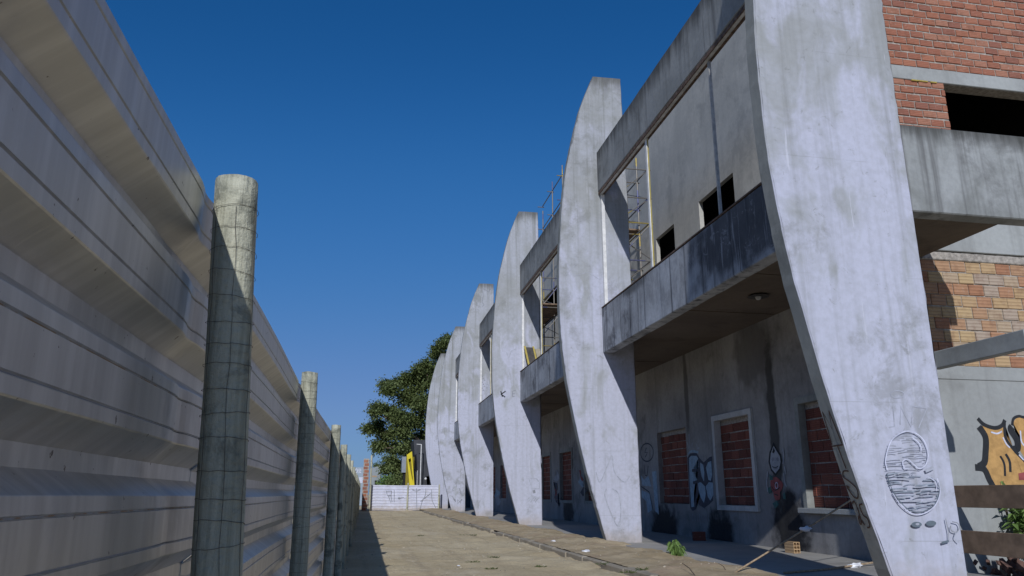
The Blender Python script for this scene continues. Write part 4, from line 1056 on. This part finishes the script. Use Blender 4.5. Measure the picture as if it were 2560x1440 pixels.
bm = nb(); f = bm.faces.new([bm.verts.new((p[0], 58.98, p[1])) for p in (pz(1033, 1142), pz(1043, 1133), pz(1046, 1180), pz(1041, 1177))]); ex = bmesh.ops.extrude_face_region(bm, geom=[f])
for v in [e for e in ex['geom'] if isinstance(e, bmesh.types.BMVert)]: v.co.y += .015
obj('recess_panel', bm, flat('recess_black', (.012, .012, .014), .2), YB)  # flat black panel painted to stand in for a dark recess
p0 = pz(1053, 1111)
bm = nb(); tube(bm, (p0[0], 57.8, 0), (p0[0], 57.8, p0[1]), .035, 8); LPo = empty('lamp_post', (p0[0], 57.8, 0), 'thin pale lamp post with short arm before the black building', 'lamp post')
obj('pole', bm, 'whitepaint', LPo)
bm = nb(); tube(bm, (p0[0], 57.8, p0[1] - .02), (p0[0] - .36, 57.8, p0[1]), .025, 6); obj('arm', bm, 'whitepaint', LPo)
p1 = pz(1063, 1197); bm = nb(); bmesh.ops.create_uvsphere(bm, u_segments=14, v_segments=8, radius=.09)
for v in bm.verts: v.co += Vector((p1[0], 57.6, p1[1]))
GL = empty('globe_lamp', (p1[0], 57.6, 0), 'small white globe lamp right of the lamp post', 'lamp'); obj('globe', bm, 'whitepaint', GL, True)
bm = nb(); tube(bm, (p1[0], 57.6, 0), (p1[0], 57.6, p1[1] - .08), .02, 6); obj('pole', bm, 'darksteel', GL)
p2 = pz(1043.5, 1176); bm = nb(); tube(bm, (p2[0], 57.9, 0), (p2[0], 57.9, p2[1]), .028, 6); tag(obj('short_pole', bm, 'steel'), 'short grey pole between yellow portal and lamp post', 'pole')
GW = empty('pale_grey_hall', (1, 76, 0), 'pale grey windowless hall with slanted top behind the brick pier', 'building')
h = [(ony(u, v, 75).x, ony(u, v, 75).z) for u, v in ((929, 1171), (954, 1162), (950, 1190))]
bm = nb(); ring0 = [(h[0][0], 0), (h[0][0], h[0][1]), (h[1][0], h[1][1]), (1.40, 1.7), (1.40, 0)]
va = [bm.verts.new((x, 75, z)) for x, z in ring0]; vb = [bm.verts.new((x, 79, z)) for x, z in ring0]
bm.faces.new(va); bm.faces.new(vb[::-1])
for k in range(5): bm.faces.new((va[k], va[(k + 1) % 5], vb[(k + 1) % 5], vb[k]))
obj('wall', bm, flat('pale_grey_cladding', (.27, .30, .32), .7, 0, .1, 1), GW)
d_ = [ony(u, v, 74.97) for u, v in ((936.5, 1212), (943, 1201))]
mkbox('door', 'void', GW, d_[0].x, d_[1].x, 74.95, 74.99, 0, d_[1].z)
g = Strokes(lambda u, v: ony(u, v, 74.99), (0, -1, 0))
for k in range(4): g.line('p_orange', [(931 + k * 3, 1193), (931 + k * 3, 1189), (933 + k * 3, 1191)], .05)
g.build('lettering', GW)
SG = empty('blue_grey_shed', (-.6, 72, 0), 'blue grey shed with white OR lettering just over the fence end', 'building')
s0, s1 = ony(880, 1168, 71), ony(908, 1212, 71)
bm = nb(); box(bm, s0.x - 3, s1.x, 71, 75, 0, s0.z); obj('wall', bm, flat('blue_grey_cladding', (.27, .33, .40), .7, 0, .1, 1), SG)
g = Strokes(lambda u, v: ony(u, v, 71), (0, -1, 0))
g.line('p_white', ell(891, 1177, 2.6, 5, 16), .07, True); g.line('p_white', [(897.5, 1183), (897.5, 1172), (902, 1173), (902, 1177), (898, 1178), (903, 1183)], .07)
g.fill('p_white', [(897, 1193), (907, 1193), (906, 1208), (900, 1207)])
g.build('lettering', SG)
